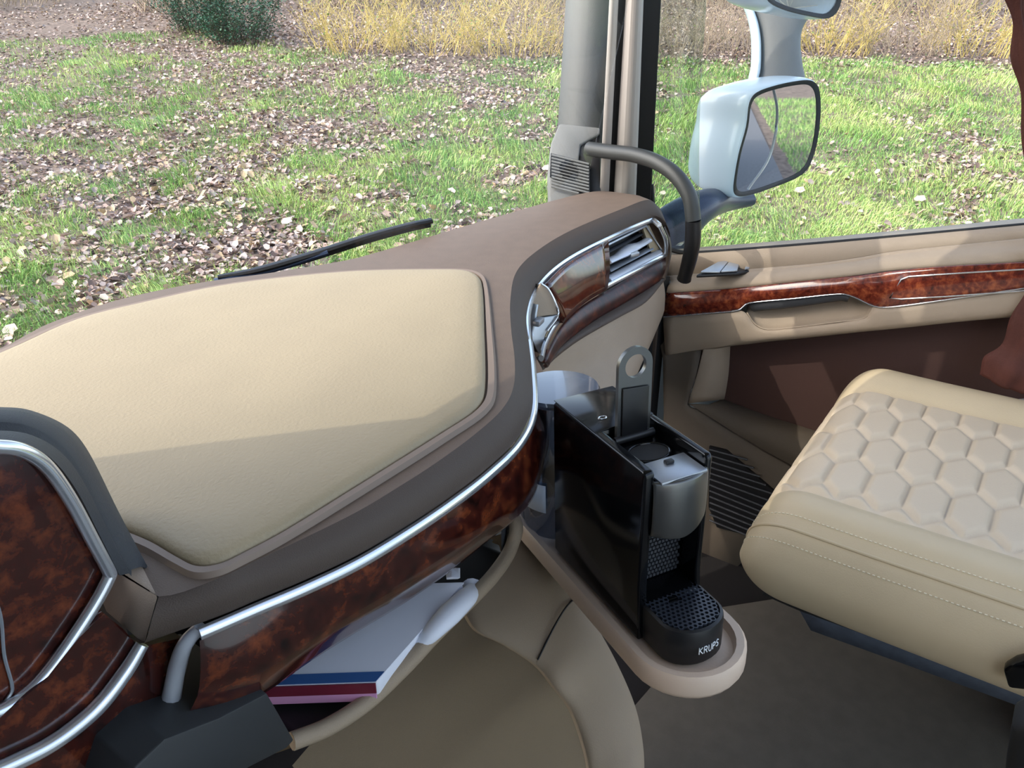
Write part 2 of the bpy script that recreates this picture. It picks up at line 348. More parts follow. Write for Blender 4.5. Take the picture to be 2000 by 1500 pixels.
#@@HEDGE
# ------------------------------------------------------------------ shrubs along the top of the verge
def shrub(name, cx, cy, R, H, n, m, label, twigs=3, thin=.006, leafm=None, nleaf=0):
    z0 = float(gz(cx, cy)); t = thing(name, (cx, cy, z0-.02), label, 'shrub')
    parts = []; tips = []; rr = random.Random(int(cx*100))
    for i in range(n):
        a = rr.uniform(0, 6.28); r = R*math.sqrt(rr.random())*.6; b = V(cx+math.cos(a)*r, cy+math.sin(a)*r, z0-.03)
        d = V(math.cos(a+rr.gauss(0, .6))*rr.uniform(.1, .9), math.sin(a+rr.gauss(0, .6))*rr.uniform(.1, .9), 1).normalized(); L = H*rr.uniform(.6, 1.1)
        P = [b]
        for k in range(4):
            d = (d+V(rr.gauss(0, .16), rr.gauss(0, .16), -.03)).normalized(); P.append(P[-1]+d*L/4)
        parts.append(tubedata(P, [thin*(1-.2*k) for k in range(5)], 3, cap=False)); tips += P[1:]
        for q in range(twigs):
            k = rr.randint(1, 4); dd = (d+V(rr.gauss(0, .8), rr.gauss(0, .8), rr.gauss(.2, .5))).normalized(); l2 = L*rr.uniform(.2, .4)
            parts.append(tubedata([P[k], P[k]+dd*l2*.5, P[k]+dd*l2+V(0, 0, .02)], [thin*.6, thin*.5, thin*.3], 3, cap=False)); tips.append(P[k]+dd*l2)
    v, f = merge(parts); build('twigs', v, f, m, t, smooth=180)
    if nleaf:
        T = np.array([tuple(rr.choice(tips)) for _ in range(nleaf)])+rng.normal(0, .07, (nleaf, 3)); s = rng.uniform(.03, .07, nleaf)
        lv = leafverts(T[:, 0], T[:, 1], s, 0); lv[:, :, 2] += (T[:, 2]-gz(T[:, 0], T[:, 1]))[:, None]
        o = soup('foliage', lv.reshape(-1, 3)-np.array(ROOT[t.name]), 8, LT, leafm); o.parent = t
    return t
yel = mat('yellow_twigs', (206, 184, 110), .6, vary=.3, vscale=4); tan = mat('tan_dry_stems', (168, 150, 128), .7, vary=.3, vscale=4); gl_ = mat('evergreen_leaves', (52, 92, 66), .5, vary=.3, vscale=6); ol = mat('sparse_olive_leaves', (120, 140, 70), .6)
def hp(px_, q):      # a spot on the verge: photo column px_, distance q ahead
    v = ray(px_, 0); v = V(v.x, v.y, 0); k = q/(v.x*math.sin(AZ)+v.y*math.cos(AZ)); return v.x*k+GX, v.y*k+GY
HB = [(690, 19.6, 1.1, 'yellow', 'sparse yellow twigged shrub just right of the dark green bush'), (850, 19.5, 1.2, 'yellow', 'dense yellow twigged shrub midway between the green bush and the pillar'),
 (1010, 19.3, 1.2, 'yellow', 'yellow twigged shrub standing against the left edge of the pillar'), (1140, 19.4, 1.1, 'tan', 'dry brown shrub mostly hidden behind the grey pillar'), (1330, 19.6, 1.2, 'tan', 'pale dry shrub seen through the smoked wind deflector'),
 (1450, 19.6, 1.0, 'tan', 'tan dry shrub left of the door mirror stem'), (1640, 19.6, 1.0, 'yellow', 'yellow twigged shrub just right of the door mirror stem'), (1770, 19.5, 1.1, 'tan', 'tan dry shrub between the two yellow ones right of the mirror'), (1930, 19.5, 1.2, 'yellow', 'bushy yellow shrub beside the curtain strap at the right')]
for px_, q, R, k, lb in HB:
    cx, cy = hp(px_, q); shrub('dogwood_shrub' if k == 'yellow' else 'dry_shrub', cx, cy, R*1.5, 1.4, 95, yel if k == 'yellow' else tan, lb, 4, .009, ol, 160 if k == 'yellow' else 60)
for px_, q, lb in ((460, 20.6, 'dark evergreen bush with glossy leaves at the top of the windscreen'), (385, 22.0, 'second dark evergreen bush behind and left of the glossy one')):
    cx, cy = hp(px_, q); shrub('evergreen_bush', cx, cy, 1.0, 1.3, 60, mat('dark_stems', (60, 54, 44), .8), lb, 3, .01, gl_, 5000)
for k in range(9):
    cx, cy = hp(-350+k*360, 26+(k % 2)*1.0)
    shrub('far_shrub', cx, cy, 2.6, 2.4, 130, tan, None, 3, .016, ol, 700)
    o = bpy.context.scene.collection.objects[-1]
for o in list(COL.objects):
    if o.name.startswith('far_shrub'): tag(o, 'tall dull shrub in the hedge row behind the verge', 'shrub', 'hedge row behind the verge')
#@@CAB
# ------------------------------------------------------------------ cab shell
def vert(P, x, y):      # the point of the photo ray nearest to the vertical line through P
    v = ray(x, y); q = Vector(P)-CAM; t = (v.x*q.x+v.y*q.y)/(v.x**2+v.y**2); return CAM+v*t
def zs(pts, z): return [PZ(x, y, z) for x, y in pts]
def xs(pts, X): return [PX(x, y, X) for x, y in pts]
def ex(P): return list(P)+[P[-1]+V(0, -.45, .055), P[-1]+V(0, -.95, .08)]      # carry a door line on to the rear
def ys(pts, Y): return [PY(x, y, Y) for x, y in pts]
fl = build('floor', [(-1.15, -1.2, 0), (1.28, -1.2, 0), (1.28, 1.15, 0), (-1.15, 1.15, 0), (-1.15, -1.2, -.06), (1.28, -1.2, -.06), (1.28, 1.15, -.06), (-1.15, 1.15, -.06)],
   [(0,1,2,3), (7,6,5,4), (0,4,5,1), (1,5,6,2), (2,6,7,3), (3,7,4,0)], M['carpetd']); tag(fl, 'dark carpeted cab floor under the seat and dashboard', 'floor', kind='structure')
mt = prism('floor_mat', [V(-.5, -1.1, .002), V(1.12, -1.1, .002), V(1.12, .27, .002), V(.97, .41, .002), V(.30, .47, .002), V(-.5, .47, .002)], (0, 0, .008), M['carpet'], bevel=.003)
tag(mt, 'grey floor mat between the console and the cream seat', 'floor mat')
wf = box('wall_front', (.05, 1.14, .30), (2.2, .03, .60), M['browndark'], bevel=0); tag(wf, 'dark front bulkhead below the windscreen', 'wall', kind='structure')
wl = box('wall_left', (-1.22, -.15, 1.1), (.04, 2.1, 2.2), M['grey'], bevel=0); tag(wl, 'left cab side beyond the driver place', 'wall', kind='structure')
rf = box('ceiling', (-.0, .20, 2.08), (2.4, 1.42, .05), M['greylight'], bevel=.01); tag(rf, 'unseen partial roof above the windscreen, sized to block the sun', 'ceiling', kind='structure')  # partial roof added out of view, sized to block sun and admit skylight
# windscreen: bottom edge follows the back of the dashboard
R0PX = [(0, 680), (50, 655), (100, 630), (215, 590), (330, 563), (430, 546), (500, 537), (560, 528), (640, 515), (700, 503), (770, 483), (840, 462), (920, 438), (1000, 415), (1080, 392), (1160, 374)]
gb = [V(-1.12, .86, .86), V(-.7, 1.02, .86), V(-.3, 1.09, .86)]+[p+V(.0, .045, -.03) for p in zs(R0PX[1::3], .89)]+[V(1.10, .89, .86)]
gt = [V(p.x*.97, p.y-.27, 2.06) for p in gb]
ws = loft('window_1', [gb, gt], M['glass'], mseg=6, smooth=180, thick=.004); tag(ws, 'large clear windscreen above the dashboard', 'window', kind='structure')
# unseen curtain and sun blinds, added to shape sunlight on dash, seat and door
cp = [V(-1.1+i*.605/40, .93+.018*math.sin(i*1.5), 0) for i in range(41)]
cu = loft('curtain', [[p+V(0, 0, .96) for p in cp], [p+V(0, -.10, 2.03) for p in cp]], M['suede'], raw=True, thick=.004, smooth=180)
tag(cu, 'unseen brown curtain added at the driver side of the windscreen to block the sun', 'curtain')
sb = box('sun_blocker', (.62, .83, 1.49), (.66, .02, .36), M['greylight'], bevel=.008); tag(sb, 'unseen pale blind added at the passenger side of the windscreen to shade the door', 'sun blind')
sb = box('sun_blocker', (-.12, .80, 1.74), (.80, .02, .64), M['greylight'], bevel=.008); tag(sb, 'longer unseen pale blind added at the middle of the windscreen to shade the seat', 'sun blind')
# ------------------------------------------------------------------ pillar, door frame
def column(ps, zt=2.05):       # [(bottom px, bottom py, X of bottom, top px, top py)] -> vertical sheet
    B = []; T = []
    for x, y, b, tx_, ty_ in ps:
        p = b if isinstance(b, Vector) else PX(x, y, b)
        q = vert(p, tx_, ty_); d = (q-p); k = (zt-p.z)/d.z; B.append(p); T.append(p+d*k)
    return B, T
Pb = PZ(1160, 374, .9)
pil = thing('windscreen_pillar', (1.12, .85, .8), 'grey plastic pillar with a small speaker grille right of the windscreen', 'pillar')
def colbase(x, y, t): return PT(x, y, t)
Bc, Tc = column([(1086, 300, colbase(1086, 300, 1.95), 1105, 0), (1119, 300, colbase(1119, 300, 1.80), 1139, 0), (1173, 300, colbase(1173, 300, 1.80), 1191, 0), (1176, 300, colbase(1176, 300, 1.90), 1196, 0)])
lo = [p+(p-t)*.0+V(0, 0, 0) for p, t in zip(Bc, Tc)]
Lo = [p-(t-p)*(.30/(t.z-p.z)) for p, t in zip(Bc, Tc)]
loft('trim_panel', [Lo, Tc], M['grey'], pil, raw=True, smooth=4, thick=.004, bevel=0)
fr = thing('trim_1', (1.18, .8, .8), 'door opening frame with seals beside the pillar', 'door frame', kind='structure')
def strip(nm, a, b, m, xa, xb, pr=0, fat=.012):
    B, T = column([(a[0], 360, xa, a[1], 0), ((a[0]+b[0])/2, 360, (xa+xb)/2-pr, (a[1]+b[1])/2, 0), (b[0], 360, xb, b[1], 0)])
    Lw = [p-(t-p)*(.16/(t.z-p.z)) for p, t in zip(B, T)]
    R = [resamp(cr(Lw, 4), 9), resamp(cr(T, 4), 9)]
    loft(nm, R, m, fr, raw=True, smooth=60, thick=fat)
strip('seal_cover', (1172, 1190), (1190, 1208), M['greylight'], 1.125, 1.135, .004)
strip('seal', (1189, 1207), (1202, 1224), M['rubber'], 1.14, 1.15, -.004)
strip('frame', (1200, 1222), (1243, 1257), M['greylight'], 1.15, 1.165, .012)
strip('window_seal', (1242, 1256), (1273, 1291), M['rubber'], 1.175, 1.205, 0)
# speaker box
spl = 1.79
def T_(pts, t): return [PT(x, y, t) for x, y in pts]
prism('speaker_box', T_([(1077, 278), (1093, 241), (1172, 249), (1172, 262), (1134, 283), (1130, 316), (1152, 330), (1152, 400), (1074, 400), (1072, 330)], spl-.02), FW*.09, M['grey'], pil, bevel=.004)
prism('handle_socket', T_([(1131, 284), (1172, 258), (1174, 400), (1150, 400), (1150, 332), (1129, 316)], spl-.012), FW*.06, M['black'], pil, bevel=.003)
gl_pts = [(1076, 299), (1151, 318), (1151, 385), (1120, 372), (1074, 345)]
gp = prism('speaker_grille', T_(gl_pts, spl-.024), FW*.008, M['black'], pil)
sl_ = []
def hline(y0, x0, x1, tt, r, dy=.25): return tubedata([PT(x0, y0+(x0-1076)*dy, tt), PT(x1, y0+(x1-1076)*dy, tt)], r, 6)
for k in range(11):
    y0 = 302+k*6.2; x1 = 1150 if k < 10 else 1130
    if y0+(x1-1076)*.25 > 384: x1 = 1076+(384-y0)/.25
    if x1 < 1082: continue
    cx = 1111; cy = 334; yy = y0+(cx-1076)*.25; hw = math.sqrt(max(0, 19**2-(yy-cy)**2))
    if hw > 4: sl_ += [hline(y0, 1077, cx-hw, spl-.028, .0026), hline(y0, cx+hw, x1, spl-.028, .0026), hline(y0, cx-hw, cx+hw, spl-.03, .0013)]
    else: sl_.append(hline(y0, 1077, x1, spl-.028, .0026))
v, f = merge(sl_); build('grille_slats', v, f, M['grey'], gp)
# grab handle
gh = thing('grab_handle', PX(1350, 525, 1.07), 'dark curved grab handle arching from the pillar to the door sill', 'grab handle')
hp_ = [PX(1150, 291, 1.10), PX(1195, 297, 1.085), PX(1240, 303, 1.07), PX(1285, 318, 1.055), PX(1322, 345, 1.045), PX(1347, 385, 1.04), PX(1354, 430, 1.04), PX(1353, 470, 1.045), PX(1347, 505, 1.055), PX(1336, 545, 1.07)]
tube('grip', hp_[:7], .0155, M['handle'], gh, k=16, up=(1, 0, .1))
tube('lower_grip', hp_[6:], [.0157, .016, .0155, .014], M['black'], gh, k=16, up=(1, 0, .1))
# ------------------------------------------------------------------ right door
door = thing('door_1', (1.2, .2, .3), 'passenger door with beige trim, burl wood strip and brown lower panel', 'door', kind='structure')
A = xs([(1300, 502), (1372, 497), (1512, 487), (1600, 480), (1681, 473), (1750, 467), (2000, 444), (2150, 430)], 1.21)
B = xs([(1304, 540), (1395, 533), (1512, 523), (1600, 515), (1681, 503), (1750, 492), (2000, 468), (2150, 455)], 1.185)
B2 = xs([(1304, 546), (1395, 539), (1512, 529), (1600, 522), (1681, 512), (1750, 499), (2000, 474), (2150, 461)], 1.18)
Cc = xs([(1303, 572), (1380, 567), (1475, 559), (1570, 549), (1662, 539), (1756, 527), (2000, 511), (2150, 502)], 1.15)
C1 = [p+V(.004, 0, .012) for p in Cc]; C2 = [p+V(.02, 0, .02) for p in Cc]
A, B, B2, Cc = ex(A), ex(B), ex(B2), ex(Cc); C1, C2 = ex(C1), ex(C2)
loft('sill_trim', [[a+V(.06, 0, -.0) for a in A], A, B], M['taupe' if 0 else 'beige'], door, across=1, mseg=6, thick=.004)
loft('armrest', [B, B2, C2, C1, Cc], M['beige'], door, across=2, mseg=6, thick=.004)
Wd = [(1296, 617), (1380, 610), (1441, 604), (1462, 590), (1550, 581), (1640, 572), (1668, 578), (1708, 596), (1745, 597), (1850, 583), (2000, 561), (2150, 540)]
Wt = [(1303, 573), (1380, 568), (1441, 563), (1475, 560), (1560, 551), (1640, 543), (1675, 539), (1710, 534), (1756, 528), (1850, 520), (2000, 512), (2150, 503)]
Wm = [PX((a[0]+b[0])/2, (a[1]+b[1])/2, 1.142) for a, b in zip(Wt, Wd)]
wd = loft('wood_trim', [ex(xs(Wt, 1.149)), ex(Wm), ex(xs(Wd, 1.147))], M['burlr'], door, across=4, mseg=4, thick=.004)
tube('chrome_line', xs([(1296, 619), (1380, 612), (1441, 606), (1462, 592), (1550, 583), (1640, 574), (1668, 580), (1708, 598), (1745, 599), (1850, 585), (2000, 563), (2150, 542)], 1.144), .0016, M['chrome'], wd, k=6, mseg=4)
il = xs([(2150, 517), (2000, 526), (1880, 533), (1775, 540), (1760, 546), (1738, 582), (1760, 584), (1850, 579), (1960, 571), (2000, 568), (2150, 555)], 1.139)
tube('inlay_line', il, .0014, M['chrome'], wd, k=6, raw=True)
De = [(1296, 618), (1380, 611), (1441, 606), (1458, 612), (1475, 635), (1500, 645), (1570, 639), (1690, 622), (1708, 599), (1745, 599), (1850, 585), (2000, 563), (2150, 542)]
Ee = [(1300, 692), (1350, 683), (1400, 676), (1430, 671), (1460, 668), (1500, 663), (1570, 656), (1690, 643), (1730, 639), (1780, 634), (1870, 624), (2000, 612), (2150, 596)]
loft('lower_band', [ex(xs(De, 1.149)), ex([PX((a[0]*.4+b[0]*.6), (a[1]*.4+b[1]*.6), 1.146) for a, b in zip(De, Ee)]), ex(xs(Ee, 1.152)), ex(xs([(x, y+2) for x, y in Ee], 1.20))], M['beige'], door, across=2, mseg=4, thick=.003)
rt_ = [(1460, 592), (1490, 589), (1550, 583), (1600, 578), (1640, 574), (1668, 580), (1708, 598)]
rb_ = [(1458, 611), (1475, 635), (1500, 645), (1560, 640), (1630, 631), (1690, 622), (1708, 599)]
hr = loft('handle_recess', [xs(rt_, 1.20), xs([(a[0]*.55+b[0]*.45, a[1]*.55+b[1]*.45) for a, b in zip(rt_, rb_)], 1.185), xs([(a[0]*.15+b[0]*.85, a[1]*.15+b[1]*.85) for a, b in zip(rt_, rb_)], 1.165), xs(rb_, 1.148)], M['beige'], door, across=4, mseg=4, thick=.002)
loft('pull_handle', [xs([(1463, 593), (1550, 584), (1640, 575), (1660, 579)], 1.150), xs([(1468, 604), (1550, 596), (1640, 583), (1656, 585)], 1.156), xs([(1472, 606), (1550, 598), (1640, 585), (1656, 587)], 1.175)], M['dgrey'], hr, mseg=4, thick=.003)
# lower part of the door
Z0 = .02
loft('lower_frame', [xs([(1285, 650), (1330, 655), (1378, 668)], 1.175), xs([(1296, 700), (1325, 740), (1360, 735)], 1.153), xs([(1300, 800), (1320, 795), (1344, 788)], 1.153), xs([(1300, 860), (1325, 830), (1362, 799)], 1.153), xs([(1330, 1000), (1400, 920), (1500, 884)], 1.153), xs([(1370, 1170), (1500, 1060), (1700, 990)], 1.153)], M['taupe'], door, across=2, mseg=3, thick=.01)
loft('recess_column', [xs([(1378, 668), (1361, 735), (1344, 788)], 1.152), xs([(1427, 668), (1423, 730), (1415, 780)], 1.205)], M['beige'], door, mseg=4, thick=.003)
loft('pocket_ledge', [xs([(1344, 788), (1362, 799), (1430, 842), (1500, 884), (1700, 990)], 1.152), xs([(1384, 790), (1400, 797), (1450, 825), (1520, 850), (1700, 950)], 1.170), xs([(1412, 779), (1440, 790), (1500, 812), (1570, 834), (1740, 890)], 1.208)], M['taupe'], door, mseg=4, thick=.003)
prism('lower_panel', xs([(1405, 640), (1600, 630), (2180, 560)], 1.209)+[V(1.209, -1.05, .90), V(1.209, -1.05, .05), V(1.209, .10, .05)]+xs([(1750, 960), (1570, 840), (1405, 784)], 1.209), (.01, 0, 0), M['plum'], door)
prism('outer_skin', [V(1.255, .95, .0), V(1.255, -1.1, .0), V(1.255, -1.1, .86), V(1.255, .0, .86), V(1.255, .62, .72), V(1.255, .95, .70)], (.03, 0, 0), M['mirrorhouse'], door)
sg = prism('speaker_panel', xs([(1385, 872), (1418, 880), (1512, 960), (1512, 1060), (1400, 1030), (1384, 990)], 1.136), (.02, 0, 0), M['black'], door)
v, f = merge([tubedata([PX(1386, 878+k*11.5, 1.133), PX(min(1510, 1400+60+k*12), 878+k*11.5+min(50, 20+k*5), 1.133)], .0026, 6) for k in range(13)])
build('louvres', v, f, M['dgrey'], sg)
# window switches on the armrest
zsw = PX(1430, 528, 1.172).z+.004
sw = prism('switch_panel', zs([(1360, 537), (1405, 512), (1498, 499), (1512, 504), (1508, 521), (1440, 533)], zsw), (0, 0, -.007), M['black'], door, bevel=.002)
for q in ([(1368, 534), (1402, 515), (1424, 512), (1406, 534)], [(1408, 533), (1426, 512), (1446, 508), (1440, 531)], [(1454, 528), (1462, 507), (1484, 504), (1474, 525)]):
    prism('switch', zs(q, zsw+.001), (0, 0, .005), M['silver'], sw, bevel=.0015)
prism('lock_switch', zs([(1480, 525), (1490, 508), (1508, 500), (1512, 506), (1509, 519)], zsw+.001), (0, 0, .009), M['armblue'], sw, bevel=.002)
tube('sill_seal', ex(xs([(1272, 360), (1280, 440), (1296, 478), (1330, 493), (1372, 494), (1512, 484), (1681, 470), (2000, 441), (2150, 427)], 1.215)), .0055, M['rubber'], door, k=8)
# side window and wind deflector
wy = PX(1272, 400, 1.225)
w2 = build('window_2', [(1.225, wy.y, .70), (1.225, -1.1, .80), (1.225, -1.1, 2.02), (1.225, wy.y-.14, 2.02)], [(0, 1, 2, 3)], M['glass'], thick=.004); tag(w2, 'clear side window of the passenger door', 'window', kind='structure')
df = loft('wind_deflector', [[PX(1262, 520, 1.27), PX(1268, 250, 1.27), PX(1292, -60, 1.25), PX(1297, -200, 1.24)], [PX(1330, 505, 1.285), PX(1330, 250, 1.285), PX(1350, -60, 1.265), PX(1352, -200, 1.255)], [PX(1368, 490, 1.28), PX(1366, 250, 1.28), PX(1381, -20, 1.26), PX(1390, -200, 1.25)]], M['defl'], across=4, mseg=6, smooth=180, thick=.003)
tag(df, 'thin smoked wind deflector outside the front edge of the side window', 'wind deflector')
# ------------------------------------------------------------------ dashboard
dash = thing('dashboard', (.2, .7, .6), 'brown dashboard with beige table top, burl wood front and chrome lines', 'dashboard')
crest = [(235, 1118), (310, 1165), (430, 1128), (500, 1095), (600, 1048), (700, 998), (780, 950), (850, 905), (925, 850), (980, 800), (1003, 755), (1005, 700), (998, 640), (997, 583), (1009, 530), (1050, 489), (1117, 449), (1217, 407), (1267, 390), (1290, 408)]
cz = zs(crest, .9); cz[-1] = PX(1290, 408, 1.062)
r0 = [V(-.40, 1.03, .89), V(-.22, 1.035, .89)]+zs([(0, 680), (50, 655), (100, 630), (215, 590), (330, 563), (430, 546), (500, 537), (560, 528), (640, 515), (700, 503), (770, 483), (840, 462), (920, 438), (1000, 415), (1080, 392), (1160, 374), (1215, 377), (1258, 388)], .89)
xl = [V(-.9, .60, .9)]; xr = [V(-.95, .93, .89)]
top_in = [a.lerp(b, .03)+V(0, 0, .0008) for a, b in zip(cz, r0)]
loft('top_shell', [[p+V(0, .05, -.06) for p in xr+r0], [p+V(0, .012, -.008) for p in xr+r0], xr+r0, [a.lerp(b, .5)+V(0, 0, .003) for a, b in zip(xl+cz, xr+r0)], xl+cz], M['brown'], dash, mseg=5, smooth=50)
chr_ = [(209, 1200), (283, 1262), (430, 1209), (500, 1179), (600, 1137), (700, 1089), (800, 1029), (880, 975), (950, 921), (1010, 862), (1039, 800), (1038, 720), (1032, 664), (1029, 612), (1048, 560), (1100, 511), (1180, 468), (1275, 427), (1298, 440), (1310, 470)]
chz = zs(chr_, .866)
chz[-2] = PX(1300, 441, 1.052); chz[-1] = PX(1309, 465, 1.055)
def out2(a, b, k):      # halfway, pushed out towards the cabin
    m_ = a.lerp(b, .5); d = (CAM-m_); d.z = 0; return m_+d.normalized()*k+V(0, 0, k)
roll = [out2(a, b, .006) for a, b in zip(cz, chz)]
loft('edge_roll', [cz[1:], roll[1:], [a+(b-a)*1.0+V(0, 0, .003) for a, b in zip(cz, chz)][1:], [p+V(0, .02, -.004) for p in chz[1:]]], M['browndark'], dash, across=3, mseg=5, smooth=50)
# padded table inlay
inl = [(-260, 800), (0, 694), (150, 628), (300, 590), (430, 562), (560, 545), (700, 533), (850, 530), (915, 533), (940, 552), (946, 650), (947, 760), (928, 800), (850, 852), (700, 946), (560, 1033), (480, 1076), (430, 1099), (385, 1103), (345, 1084), (280, 1048), (-100, 900), (-260, 870)]
ip = cr(zs(inl, .903), 5, True)
gp_ = prism('inlay_gap', [p.lerp(V(.1, .7, .903), -.006)+V(0, 0, -.004) for p in ip], (0, 0, -.01), M['black'], dash)
cen = V(.1, .7, .903)
def shrink(P, k):
    c = sum((p for p in P), V(0, 0, 0))/len(P); return [p+(c-p).normalized()*k for p in P]
rings = [[p+V(0, 0, -.004) for p in ip], [p+V(0, 0, .001) for p in ip], [p+V(0, 0, .0045) for p in shrink(ip, .004)], [p+V(0, 0, .0065) for p in shrink(ip, .012)], [p+V(0, 0, .008) for p in shrink(ip, .05)], [p+V(0, 0, .009) for p in shrink(ip, .12)]]
v, f = loftdata(rings, True); nn = len(ip); f.append(tuple(range((len(rings)-1)*nn, len(rings)*nn)))
build('table_inlay', v, f, M['leather'], dash, smooth=60)
rim_o = shrink(ip, -.013); rim_i = shrink(ip, -.003)
loft('inlay_border', [[p+V(0, 0, -.004) for p in rim_o], [p+V(0, 0, .0015) for p in shrink(ip, -.010)], [p+V(0, 0, .0015) for p in rim_i], [p+V(0, 0, -.006) for p in rim_i]], M['border'], dash, raw=True, closed=True, smooth=50)
# centre chrome line and wood panel
cc = chz[2:13]
ctl = [PZ(318, 1442, .757), PZ(332, 1375, .785), PZ(346, 1305, .82), PZ(362, 1258, .848), PZ(392, 1224, .862)]
tube('chrome_frame', ctl, [.008, .0075, .007, .006, .005], M['frame'], dash, k=10, mseg=6)
tube('chrome_line', [p+V(0, -.002, -.004) for p in [PZ(385, 1228, .866)]+cc], .0048, M['chrome'], dash, k=10, mseg=6, flat=1.2)
wtop = [p+V(0, .0, -.010) for p in [PZ(385, 1232, .866)]+cc]
wbot = [PZ(x, y, .755) for x, y in ((322, 1442), (430, 1400), (520, 1350), (600, 1293), (700, 1230), (780, 1182), (870, 1120), (945, 1060), (1005, 1012), (1042, 965))]+[cc[-2]+V(.022, -.01, -.11), cc[-1]+V(.022, -.01, -.11)]
assert len(wtop) == len(wbot), (len(wtop), len(wbot))
def bulge(a, b, t, k):
    m_ = a.lerp(b, t); d = V(.25, -1, 0) if m_.x < .19 else V(1, -.45, 0); return m_+d.normalized()*k
loft('wood_panel', [wtop, [bulge(a, b, .2, .008) for a, b in zip(wtop, wbot)], [bulge(a, b, .5, .015) for a, b in zip(wtop, wbot)], [bulge(a, b, .8, .009) for a, b in zip(wtop, wbot)], wbot, [p+V(-.002, .03, .0) for p in wbot]], M['burlc'], dash, across=3, mseg=5, smooth=60)
# open shelf under the wood
rimp = [(570, 1448), (640, 1420), (715, 1372), (790, 1302), (850, 1238), (912, 1178), (965, 1122), (998, 1070), (1006, 1018)]
rim = [PY(x, y, Y) for (x, y), Y in zip(rimp, (.445, .435, .428, .424, .422, .424, .428, .435, .445))]
tube('shelf_rim', rim+[rim[-1]+V(.03, .06, .01)], .0085, M['lowbeige'], dash, k=10)
und = [rim, [p+V(.0, .004, -.012) for p in rim], [p+V(-.01, .05, -.045) for p in rim], [p+V(-.03, .14, -.07) for p in rim], [p+V(-.05, .24, -.07) for p in rim]]
loft('shelf_underside', und, M['fabric'], dash, across=2, mseg=5, smooth=60)
sf = loft('shelf_tray', [[p+V(0, .003, .004) for p in rim], [V(p.x, p.y+.012, max(.672, p.z-.02)) for p in rim], [V(p.x, p.y+.06, .672) for p in rim], [V(p.x-.01, p.y+.24, .672) for p in rim], [V(p.x-.01, p.y+.25, .76) for p in rim]], M['black'], dash, mseg=5, smooth=60)
v, f = merge([tubedata([V(.165+k*.0045, .445+k*.002, .675), V(.165+k*.0045, .445+k*.002, .745)], .0013, 5) for k in range(10)])
build('ribbed_end', v, f, M['dgrey'], dash)
prism('shelf_end_block', ys([(240, 1570), (262, 1502), (322, 1444), (430, 1402), (522, 1354), (575, 1446), (560, 1462), (480, 1503), (380, 1570)], .437), (0, .12, 0), M['blockgrey'], dash, bevel=.002)
# instrument binnacle
bi = [(-140, 866), (0, 862), (60, 872), (110, 905), (152, 962), (192, 1040), (234, 1124)]
bo = [(-140, 797), (0, 795), (62, 802), (132, 834), (174, 884), (232, 1000), (291, 1112)]
byo = (.57, .57, .565, .555, .54, .52, .502)
Ri = [PY(x, y, .497) for x, y in bi]; Ro = [PY(x, y, Y) for (x, y), Y in zip(bo, byo)]
_a, _b = Ri[0], Ro[0]
Ri = [V(-.80, .497, .90), V(-.74, .497, _a.z-.06), V(-.64, .497, _a.z-.01), V(-.45, .497, _a.z+.002)]+Ri
Ro = [V(-.85, .50, .90), V(-.78, .53, _b.z-.05), V(-.66, .56, _b.z-.008), V(-.45, .57, _b.z+.002)]+Ro
hood = loft('instrument_hood', [[p+V(0, .05, -.006) for p in Ri], Ri, [a.lerp(b, .25)+V(0, -.003, .002) for a, b in zip(Ri, Ro)], [a.lerp(b, .36)+V(0, 0, -.003) for a, b in zip(Ri, Ro)], [a.lerp(b, .42)+V(0, 0, .003) for a, b in zip(Ri, Ro)], [a.lerp(b, .75)+V(0, 0, .004) for a, b in zip(Ri, Ro)], Ro, [p+V(0, .03, -.015) for p in Ro], [p+V(0, .06, -.06) for p in Ro]], M['dgrey'], dash, mseg=6, smooth=60)
c1 = [(-140, 876), (0, 873), (48, 882), (92, 912), (137, 975), (182, 1058), (214, 1118), (214, 1126), (190, 1172), (150, 1235), (95, 1312), (45, 1362), (-20, 1398), (-140, 1430)]
C1p = [PY(x, y, .492) for x, y in c1]
_z0, _z1 = C1p[0].z, C1p[-1].z
C1p = [V(-.79, .492, .88), V(-.73, .492, _z0-.06), V(-.63, .492, _z0-.01), V(-.45, .492, _z0)]+C1p+[V(-.45, .492, _z1-.01), V(-.66, .492, _z1+.01), V(-.77, .492, _z1+.07)]
tube('instrument_bezel', C1p, .0047, M['chrome'], hood, k=12, up=(0, 1, 0), mseg=6)
prism('instrument_wood', [p+V(0, .006, 0) for p in cr(C1p, 5)], (0, .01, 0), M['burlc'], hood)
tube('wood_seam', ys([(-30, 1120), (0, 1200), (8, 1280), (24, 1345), (10, 1372)], .4965), .0012, M['silver'], hood, k=6)
sw_ = prism('side_wood', ys([(203, 1198), (240, 1228), (272, 1264), (356, 1246), (332, 1300), (303, 1450), (180, 1560), (-140, 1640), (-140, 1440), (0, 1402), (95, 1322), (155, 1245)], .487), (0, .02, 0), M['burlc'], dash)
tube('side_wood_chrome', ys([(278, 1258), (245, 1312), (190, 1382), (110, 1447), (20, 1494), (-100, 1545)], .482), [.0052, .006, .0062, .006, .006, .006], M['chrome'], sw_, k=12, up=(0, 1, 0))
tube('side_wood_edge', ys([(357, 1244), (338, 1280), (325, 1340), (304, 1448)], .482), .0013, M['silver'], sw_, k=6)
fp = [PZ(235, 1117, .9), PZ(310, 1166, .9), PZ(282, 1263, .862), PZ(206, 1197, .862)]
prism('corner_facet', [p+V(0, 0, .0006) for p in fp], (.03, .09, 0), M['facet'], dash, bevel=.002)
